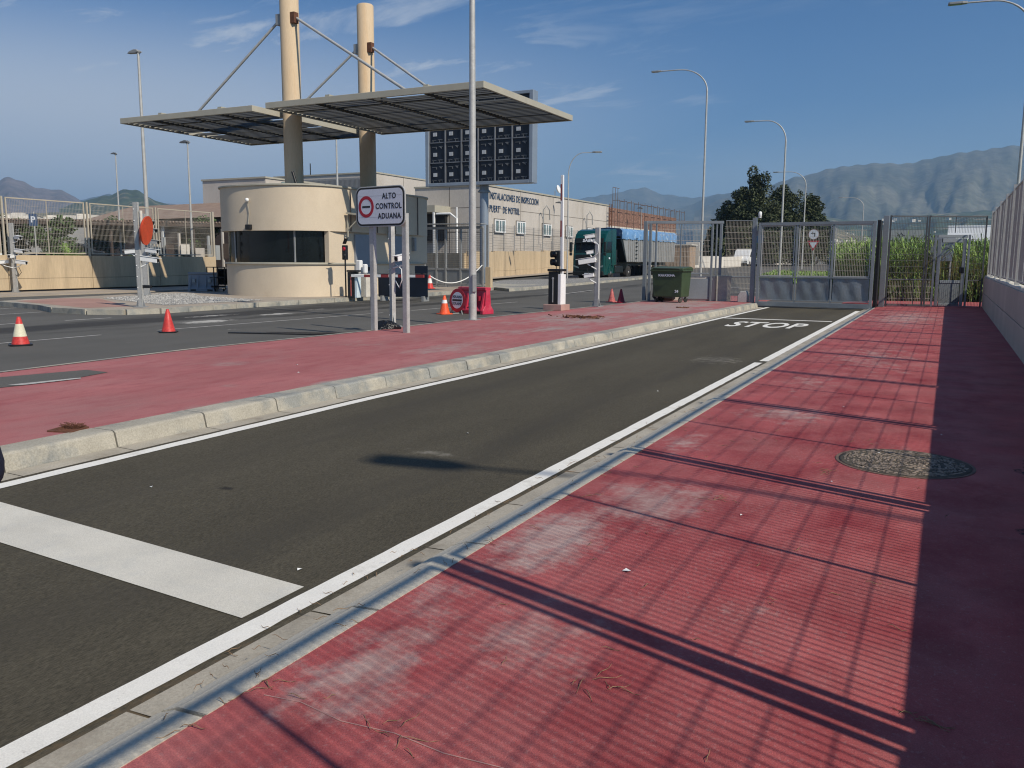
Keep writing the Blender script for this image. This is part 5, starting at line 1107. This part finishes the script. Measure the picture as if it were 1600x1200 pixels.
def figure(label,loc,rz,pose,top,bottom,hair=m_hair,helmet=None):
    t=thing('person',label,'person',loc,rz); P=pose
    def J(*names): return [P[n] for n in names]
    V_=[]; E_=[]
    def add(p,r,par=None):
        V_.append((p,r)); 
        if par is not None: E_.append((par,len(V_)-1))
        return len(V_)-1
    pel=add(P['pelvis'],(.15,.11)); ch=add(P['chest'],(.17,.115),pel); nk=add(P['neck'],.06,ch); hd=add(P['head'],(.085,.10),nk); ht=add(P['crown'],(.07,.085),hd)
    for s in 'LR':
        sh=add(P['sh'+s],.065,ch); el=add(P['el'+s],.042,sh); wr=add(P['wr'+s],.028,el); ha=add(P['ha'+s],(.04,.018),wr)
        for k in range(4):
            f0=Vector(P['ha'+s]); d=(f0-Vector(P['wr'+s])).normalized(); sd2=d.cross(Vector((0,0,1)) if abs(d.z)<.8 else Vector((0,1,0))).normalized()
            q=f0+d*.02+sd2*(.026*(k-1.5)); a=add(tuple(q),.009,ha); add(tuple(q+d*(.05+.008*(1.5-abs(k-1.6)))+Vector((0,0,-.012))),.008,a)
        q=Vector(P['wr'+s])+d*.03+sd2*.045; a=add(tuple(q),.011,ha); add(tuple(q+d*.035+sd2*.015),.009,a)
        hp=add(P['hip'+s],.09,pel); kn=add(P['kn'+s],.058,hp); an=add(P['an'+s],.04,kn); add(P['toe'+s],(.04,.03),an)
    body=skinned('body',V_,E_,m_skin,t,2)
    g=[(P['pelvis'],(.175,.135)),(P['chest'],(.20,.145)),(tuple(Vector(P['neck'])-Vector((0,0,.05))),.075)]; e=[(0,1),(1,2)]
    for s in 'LR':
        n=len(g); g+=[(P['sh'+s],.082),(P['el'+s],.062),(P['wr'+s],.042)]; e+=[(1,n),(n,n+1),(n+1,n+2)]
    skinned('jacket',g,e,top,t,2)
    g=[(P['pelvis'],(.17,.13))]; e=[]
    for s in 'LR':
        n=len(g); g+=[(P['hip'+s],.105),(P['kn'+s],.078),(P['an'+s],.06)]; e+=[(0,n),(n,n+1),(n+1,n+2)]
    skinned('trousers',g,e,bottom,t,2)
    for s in 'LR':
        a=Vector(P['an'+s]); b=Vector(P['toe'+s]); skinned('shoe',[(tuple(a-Vector((0,0,.03))),.055),(tuple((a+b)/2-Vector((0,0,.02))),.05),(tuple(b),.045)],[(0,1),(1,2)],m_black,t,2)
    h=Vector(P['head']); c=Vector(P['crown']); fw=(Vector(P['toeL'])-Vector(P['anL'])); fw.z=0; fw.normalize(); sdv=fw.cross(Vector((0,0,1)))
    if helmet: build('helmet',MB().lathe([(.02,.16),(.09,.14),(.135,.07),(.14,0),(.12,-.07),(.10,-.10)],tuple(h+Vector((0,0,.04))),18),helmet,t)
    else: build('hair',MB().lathe([(.01,.165),(.06,.15),(.095,.09),(.10,.02),(.085,-.04)],tuple(h-fw*.018+Vector((0,0,.02))),18),hair,t)
    mb=MB(); mb.bar(h+fw*.085+Vector((0,0,.0)),h+fw*.115+Vector((0,0,-.02)),.024,.03); build('nose',mb,m_skin,t,bevel=.006)
    for s in(-1,1): build('eye',MB().lathe([(.001,-.012),(.012,0),(.001,.012)],tuple(h+fw*.086+sdv*.032*s+Vector((0,0,.025))),8),m_black,t); build('ear',MB().lathe([(.004,-.03),(.016,0),(.004,.03)],tuple(h+sdv*.088*s),8),m_skin,t)
    build('mouth',MB().bar(h+fw*.089-sdv*.022-Vector((0,0,.055)),h+fw*.089+sdv*.022-Vector((0,0,.055)),.008),m_conep,t)
    return t
stand=dict(pelvis=(0,0,.96),chest=(0,.01,1.33),neck=(0,0,1.50),head=(0,-.01,1.62),crown=(0,0,1.71),
 shL=(-.18,.01,1.42),elL=(-.36,.08,1.05),wrL=(-.20,-.10,1.02),haL=(-.13,-.12,1.0),shR=(.18,.01,1.42),elR=(.27,.03,1.14),wrR=(.27,-.06,.90),haR=(.265,-.09,.82),
 hipL=(-.10,0,.90),knL=(-.11,-.01,.50),anL=(-.12,.02,.09),toeL=(-.14,-.13,.045),hipR=(.10,0,.90),knR=(.11,-.01,.50),anR=(.12,.02,.09),toeR=(.14,-.13,.045))
figure('person in dark navy clothes standing at the left edge of the frame, elbow showing',(-1.985,.775,.0845),-1.906,stand,m_navycloth,m_navycloth)
ride=dict(pelvis=(0,.25,.82),chest=(0,.12,1.18),neck=(0,.05,1.36),head=(0,.02,1.48),crown=(0,.03,1.58),
 shL=(-.18,.1,1.28),elL=(-.30,-.12,1.08),wrL=(-.32,-.36,1.04),haL=(-.32,-.43,1.03),shR=(.18,.1,1.28),elR=(.30,-.12,1.08),wrR=(.32,-.36,1.04),haR=(.32,-.43,1.03),
 hipL=(-.11,.18,.78),knL=(-.20,-.18,.68),anL=(-.17,-.12,.30),toeL=(-.18,-.27,.26),hipR=(.11,.18,.78),knR=(.20,-.18,.68),anR=(.17,-.12,.30),toeR=(.18,-.27,.26))
RX,RY=-17.5,135.0
figure('scooter rider in a white top on the far road beyond the gate',(RX,RY,hz(RY)),0,ride,m_whitecloth,m_navycloth,helmet=m_whitep)
t=thing('scooter','dark scooter under the white clad rider on the far road','scooter',(RX,RY,hz(RY)))
for y in(-.62,.62): build('wheel',MB().lathe([(.12,-.05),(.24,-.06),(.26,0),(.24,.06),(.12,.05)],(0,0,0),20,Matrix.Translation((0,y,.26))@Matrix.Rotation(R(90),4,'Y')),m_tyre,t)
build('body',MB().prism([(-.5,.35),(-.42,.95),(-.32,.98),(-.28,.32),(.12,.28),(.2,.66),(.78,.74),(.8,.55),(.5,.3),(.1,.2),(-.3,.2)],-.14,.14,XE),m_black,t,bevel=.04); build('seat',MB().b2(-.13,.13,.12,.75,.67,.75),m_black,t,bevel=.03)
mb=MB(); mb.tube([(-.34,-.42,1.04),(0,-.36,1.0),(.34,-.42,1.04)],.018,8); build('handlebar',mb,m_galvd,t); build('headlight',MB().box((0,-.5,.85),(.16,.08,.14)),m_wglass,t,bevel=.02)

# ================================================================ FAR ROADSIDE
zz_=hz(71)
t=thing('road_sign','round white turn sign above a red bordered give way triangle on one post','road sign',(-9.55,71,zz_))
build('post',MB().tube([(0,.03,0),(0,.03,3.7)],.045,10),m_galv,t)
Fs=face((0,-.03,3.33),(1,0,0),(0,0,1)); b=build('round_plate',MB().prism(circ(.40,32),-.01,.01,Fs),m_signw,t); mb=MB(); ring(mb,circ(.40,32),circ(.365,32),.011,.014,Fs); build('rim',mb,mat('grey_rim',(.35,.2,.2),.5),b)
mb=MB(); mb.prism([(.05,-.18),(.13,-.18),(.13,.12),(-.06,.12),(-.06,.17),(-.22,.08),(-.06,-.01),(-.06,.05),(.05,.05)],.011,.014,Fs); build('arrow',mb,m_signk,b)
Ft=face((0,-.03,2.52),(1,0,0),(0,0,1)); b=build('triangle_plate',MB().prism([(-.46,.32),(.46,.32),(0,-.48)],-.01,.01,Ft),m_signr,t); build('triangle_face',MB().prism([(-.30,.22),(.30,.22),(0,-.29)],.011,.014,Ft),m_signw,b)
t=thing('parking_sign','blue square sign above the white van beyond the gate','road sign',(-19.2,100,hz(100))); build('post',MB().tube([(0,.03,0),(0,.03,3.7)],.045,8),m_galv,t); Fq=face((0,-.03,3.35),(1,0,0),(0,0,1)); b=build('plate',MB().prism(rrect(.75,.9,.05),-.01,.01,Fq),m_signb,t); mb=MB(); mb.prism([(-.1,-.3),(.1,-.3),(.1,.3),(-.1,.3)],.011,.014,Fq); build('symbol',mb,m_signw,b)
t=thing('direction_board','grey roundabout direction board above the reeds','road sign',(-3.65,80,hz(80)))
Fd=face((-3.65,79.9,3.85),(1,0,0),(0,0,1)); b=build('board',MB().prism(rrect(3.2,.85,.04),-.02,.02,Fd),m_fargrey,t,world=True)
mb=MB(); ring(mb,circ(.15,24,-.1,0),circ(.10,24,-.1,0),.021,.026,Fd); mb.prism([(-.4,-.02),(-.25,-.02),(-.25,.02),(-.4,.02)],.021,.026,Fd); mb.prism([(.05,-.02),(.2,-.02),(.2,.02),(.05,.02)],.021,.026,Fd); mb.prism([(-.12,-.26),(-.08,-.26),(-.08,-.15),(-.12,-.15)],.021,.026,Fd); mb.prism([(-.12,.15),(-.08,.15),(-.08,.24),(-.12,.24)],.021,.026,Fd); build('pictogram',mb,m_signk,b,world=True)
for x in(-4.7,-2.6): build('post',MB().tube([(x,80,hz(80)),(x,80,3.8)],.06,8),m_galv,t,world=True)
t=thing('panel_sign','back of a pale blue grey sign panel behind the pedestrian gate','sign',(-.28,39,.05)); build('panel',MB().add([(-.72,39,1.68),(.10,39,1.68),(.18,39,2.62),(-.68,39,2.62),(-.72,39.04,1.68),(.10,39.04,1.68),(.18,39.04,2.62),(-.68,39.04,2.62)],[(0,1,2,3),(7,6,5,4),(0,4,5,1),(1,5,6,2),(2,6,7,3),(3,7,4,0)]),m_bluepole,t,world=True)
for x in(-.66,.05): build('post',MB().bar((x,39.07,.05),(x,39.07,2.5),.06),m_galv,t,world=True)
building('white_shed','low white industrial shed beyond the reeds',-4.2,12,150,175,0,4.8,m_farwhite,cop=m_whitep)
building('white_shed','taller bright white shed with flat roof above the low shed',-.6,14,176,190,0,8.1,m_whitep,cop=m_whitep)
t=thing('roadside_wall','long low white wall along the far road behind the container','wall',(-27,104,.8)); mb=MB(); mb.bar((-29.5,100,hz(100)+.65),(-24.6,104,hz(103)+.65),.3,1.5); mb.bar((-24.55,104.1,hz(103)+.6),(-20,140,2.0),.3,1.4); build('wall',mb,m_farwhite,t,world=True)
t=thing('wooden_shed','brown panelled shed behind the end of the trailer','shed',(-27.8,97,.8)); mb=MB(); 
for i in range(9): mb.b2(-29.3+.36*i,-29.0+.36*i,96,96.1,.8,3.4)
mb.b2(-29.3,-26.1,96.12,98.5,.8,3.35); build('wall',mb,mat('brown_boards',(.33,.24,.17),.8,var=.2,scale=2),t,world=True); build('roof',MB().b2(-29.5,-25.9,95.9,98.7,3.41,3.5),m_cap,t,world=True)
t=thing('notice_panel','white notice panel standing on the far wall behind the mesh','panel',(-26.7,99.5,.8)); build('panel',MB().b2(-27.5,-25.9,99.4,99.5,1.2,3.8),m_farwhite,t,world=True,bevel=.02); build('post',MB().b2(-26.8,-26.6,99.52,99.6,.8,3.7),m_galv,t,world=True)
t=thing('far_fence','grey slatted fence under the pine trees along the far road','fence',(-18,128,1.2)); mb=MB(); 
for i in range(60): x=-26+.26*i; y=120+.45*i; mb.b2(x,x+.17,y,y+.06,1.2,2.9)
build('slats',mb,m_fargrey,t,world=True)

# ================================================================ TREES, SHRUBS, REEDS
def tree(name,label,loc,h,blobs,leaf,m,n,trunk_r=.25,seed=1,cat='tree',group=None,limbs=10):
    rng=random.Random(seed); t=thing(name,label,cat,loc,0,group)
    tm=MB(); top=max(b[2] for b in blobs); tm.tube([(0,0,-.05),(.05,0,h*.3),(-.05,.1,h*.6),(0,0,h*.9)],[trunk_r,trunk_r*.8,trunk_r*.5,trunk_r*.12],10)
    tr=build('trunk',tm,m_bark,t); lm=MB()
    for b in blobs[:limbs*2]:
        z0=max(.12*h,b[2]-b[3]*.6-.1*h); lm.tube([(0,0,z0),(b[0]*.5,b[1]*.5,(z0+b[2])/2),(b[0],b[1],b[2])],[trunk_r*.4,trunk_r*.22,.03],6)
    build('limb',lm,m_bark,tr)
    cr=MB(); tot=sum(b[3]**2 for b in blobs)
    for b in blobs:
        k=int(n*b[3]**2/tot)
        for _ in range(k):
            while True:
                v=Vector((rng.uniform(-1,1),rng.uniform(-1,1),rng.uniform(-1,1)))
                if .15<v.length<1: break
            v=v.normalized()*(v.length**.45)*rng.uniform(.75,1.12); c=Vector((b[0]+v.x*b[3],b[1]+v.y*b[3],b[2]+v.z*b[3]*b[4]))
            s=leaf*rng.uniform(.5,1.3); a=Vector((rng.gauss(0,1),rng.gauss(0,1),rng.gauss(0,.8))).normalized(); e=a.cross(Vector((rng.gauss(0,1),rng.gauss(0,1),rng.gauss(0,1)))).normalized()
            cr.add([c-a*s*.5,c+e*s*.28,c+a*s*.6,c-e*s*.28],[(0,1,2,3)])
    build('crown',cr,m,t); return t
rng=random.Random(12)
def cone_blobs(cx,h0,h1,r0,r1,n):
    o=[]
    for i in range(n):
        t_=(i/n)**.9; z=h0+(h1-h0)*t_; r=r0+(r1-r0)*t_; a=i*2.4; q=rng.uniform(.3,.95)*r; o.append((cx+q*math.cos(a),q*math.sin(a),z,rng.uniform(.75,1.25)*max(.55,.34*r+.35),rng.uniform(.7,1.1)))
    return o
g_='dark pines beyond the gate'
tree('pine_tree','tallest dark pine, twin topped, behind the sliding gate',(-23.9,116,1.45),11.7,cone_blobs(.9,1.6,11.2,3.6,.5,36)+cone_blobs(-.9,5.5,9.8,2.3,.5,12)+[(1.9,0,10.6,.8,1.3),(.4,0,11.6,.75,1.4)],.32,m_pine,24000,.4,1,group=g_)
tree('pine_tree','lower broad pine at the left foot of the tallest pine',(-26.8,117,1.45),8.8,cone_blobs(0,1.2,7.8,3.6,.8,28),.32,m_pine,11000,.3,2,group=g_)
tree('pine_tree','second pine with two rounded tops right of the tallest pine',(-20.2,119,1.45),10.8,cone_blobs(0,1.2,9.9,4.8,.7,46)+[(-1.9,0,9.2,.9,1.5),(2.2,0,8.0,1.1,1.3)],.32,m_pine,22000,.35,3,group=g_)
tree('pine_tree','rightmost pine sloping down towards the reeds',(-16.7,121,1.45),9.6,cone_blobs(0,1.1,8.8,3.8,.6,36),.32,m_pine,16000,.3,4,group=g_)
tree('pine_tree','hazy grey green tree behind the brick building end',(-34,140,1.45),7,cone_blobs(0,1.2,6.2,2.6,1.0,12),.5,m_pine,3500,.3,5,group=g_)
for i,(x,y,h,r,lb_) in enumerate([(-52,34,3.0,1.6,'dark green bush under the carport, leftmost'),(-48.6,38.4,3.0,1.5,'rounded bush under the carport behind the silver car'),(-44.6,41.5,2.9,1.5,'bushy shrub behind the carport near the orange mirror'),(-47.4,33.4,2.7,1.2,'small dense shrub behind the black car'),(-56,30,3.2,1.8,'large dark bush at the left end of the carport')]):
    tree('shrub',lb_,(x,y,1.0),h,[(rng.uniform(-.6,.6)*r,rng.uniform(-.5,.5)*r,h*(.35+.14*k),r*rng.uniform(.5,.75),.8) for k in range(5)],.22,m_shrub,2200,.08,20+i,'shrub','shrubs behind the left fence',4)
# palm-like plant
def palm(label,loc,h,n,l,seed,m=m_reed,w=.05):
    rg=random.Random(seed); t=thing('palm_plant',label,'plant',loc,0,'spiky plants behind the left fence'); build('stem',MB().tube([(0,0,0),(0,0,h*.5)],[.10,.06],8),m_bark,t); q=MB()
    for k in range(n):
        a=rg.uniform(0,6.28); e=rg.uniform(.25,1.3); L_=l*rg.uniform(.7,1.1); p=[]
        for i in range(6):
            s=i/5; r=L_*s*math.cos(e)*(1); z=h*.5+L_*s*math.sin(e)-L_*.55*s*s*(1.3-e*.6); p.append(Vector((r*math.cos(a),r*math.sin(a),max(z,.05))))
        sd3=Vector((-math.sin(a),math.cos(a),0))
        for i in range(5):
            for s in(-1,1):
                for f in(0,.5):
                    c=p[i]+(p[i+1]-p[i])*f; q.add([c,c+(p[i+1]-p[i])*.35,c+sd3*s*L_*.26*(1-.5*i/5)+(p[i+1]-p[i])*.9-Vector((0,0,.04))],[(0,1,2)])
    build('leaf',q,m,t); return t
palm('bright green palm-like plant behind the left fence',(-42.2,30.9,1.0),1.1,30,1.25,1); palm('low leafy plant at the foot of the left fence near the orange mirror',(-40.4,33.2,1.0),.6,18,.8,2,m_shrub); palm('small spiky plant behind the fence right of the orange mirror',(-40.8,37.0,1.0),.6,16,.8,3,m_shrub)
t=thing('storage_yard_rack','cluttered grey and brown storage racks behind the left fence near the booth','storage rack',(-42,40,1.0)); rg=random.Random(6)
for k in range(9):
    x=-43.6+.5*k; y=37.2+.7*k; build('upright',MB().b2(x,x+.12,y,y+.12,1,3.3+rg.uniform(-.4,.3)),[m_brownroof,m_fargrey,m_precast][k%3],t,world=True)
    build('crate',MB().box((x+.3,y+.3,1.55+rg.uniform(0,.8)),(.5,.45,rg.uniform(.5,1.0)),rg.uniform(0,1)),[m_fargrey,m_brownroof,m_farwhite,m_precast][k%4],t,world=True)
t=thing('tiled_building','low building with a brown corrugated roof above the left fence','building',(-52,56,0)); build('wall',MB().b2(-62,-46.5,47,58,0,4.6),m_brownroof,t,world=True)
mb=MB(); mb.add([(-62.5,46.6,4.5),(-46,46.6,4.6),(-46,52,6.1),(-62.5,52,6.0),(-62.5,58.4,4.5),(-46,58.4,4.6)],[(0,1,2,3),(3,2,5,4),(0,3,4),(1,5,2)]); build('roof',mb,m_tileroof,t,world=True)
for i,(x0,x1,y0,z1) in enumerate([(-92,-72,62,5.6),(-76,-58,70,5.4),(-110,-92,52,5.6)]): building('white_building',['long low white building beyond the carport','white walled building beyond the carport, nearer the booth','white building furthest left beyond the fence'][i],x0,x1,y0,y0+6,0,z1,m_farwhite)
def reeds(name,poly,n,h0,h1,m,seed,w=.035,kind='stuff',leaves=4):
    rg=random.Random(seed); xs=[p[0] for p in poly]; ys_=[p[1] for p in poly]; q=MB(); st_=MB(); c=0
    while c<n:
        x,y=rg.uniform(min(xs),max(xs)),rg.uniform(min(ys_),max(ys_))
        if not inpoly(x,y,poly): continue
        c+=1; z=hz(y)-.02; h=rg.uniform(h0,h1)*(1+.12*math.sin(x*1.3+y*.7)); lx,ly=rg.gauss(0,.07)*h,rg.gauss(0,.07)*h
        if leaves>1: st_.wire((x,y,z),(x+lx*.7,y+ly*.7,z+h*.8),.010)
        for k in range(leaves):
            f=rg.uniform(.06,.97) if leaves>1 else 0; a=rg.uniform(0,6.28); L_=rg.uniform(.35,.7)*(1 if leaves>1 else h); el=rg.uniform(.5,1.3); b=Vector((x+lx*f,y+ly*f,z+h*f)) if leaves>1 else Vector((x,y,z)); d=Vector((math.cos(a)*math.cos(el),math.sin(a)*math.cos(el),math.sin(el))); s=Vector((-math.sin(a),math.cos(a),0))*w
            m_=b+d*L_*.55; e=b+d*L_*.9+Vector((d.x,d.y,-.4))*L_*.25
            q.add([b-s*.5,b+s*.5,m_+s,m_-s,e],[(0,1,2,3),(3,2,4)])
    o=struct(name,q,m,kind)
    if leaves>1: struct(name.replace('leaves','stems'),st_,m_reeddry,kind)
PA=[(-2.6,38.2),(3.6,39.6),(3.6,60),(-2.0,66),(-5.6,72),(-7.6,68),(-6.6,58),(-4.6,47)]
reeds('reed_leaves',PA,15000,1.85,2.4,m_reed,1,.020,'stuff',8)
struct('field_soil',MB().add([(x,y,hz(y)+.012) for x,y in PA],[tuple(range(len(PA)))]),mat('dark_soil',(.05,.055,.025),.95,var=.3,scale=2))
PB=[(-11.3,60),(-6.9,55),(-7.3,60),(-8.4,72),(-9.5,84),(-15.5,90),(-13.5,70)]
struct('verge',MB().add([(x,y,hz(y)+.014) for x,y in PB],[tuple(range(len(PB)))]),m_grass)
reeds('verge_grass',PB,9000,.35,.7,m_reed,2,.03,'stuff',1)
PC=[(-8.5,88),(-4,76),(5,62),(10,70),(8,110),(-8,112)]
struct('field_soil_far',MB().add([(x,y,hz(y)+.012) for x,y in PC],[tuple(range(len(PC)))]),m_grass)
reeds('field_leaves',PC,2600,1.6,2.2,m_reed,3,.06)

# ================================================================ HAZE
hzb=MB(); hzb.b2(-9500,9500,-300,10000,-90,730)
ho=struct('haze',hzb,None or mat('haze_air',(.5,.5,.5)),'stuff')
hm=bpy.data.materials.new('haze_volume'); hm.use_nodes=True; hn=hm.node_tree.nodes; hl=hm.node_tree.links; hn.clear()
o_=hn.new('ShaderNodeOutputMaterial'); v_=hn.new('ShaderNodeVolumePrincipled'); v_.inputs['Color'].default_value=(.38,.62,.90,1); v_.inputs['Density'].default_value=.00014; v_.inputs['Anisotropy'].default_value=.2
hl.new(v_.outputs[0],o_.inputs['Volume']); ho.data.materials.clear(); ho.data.materials.append(hm)
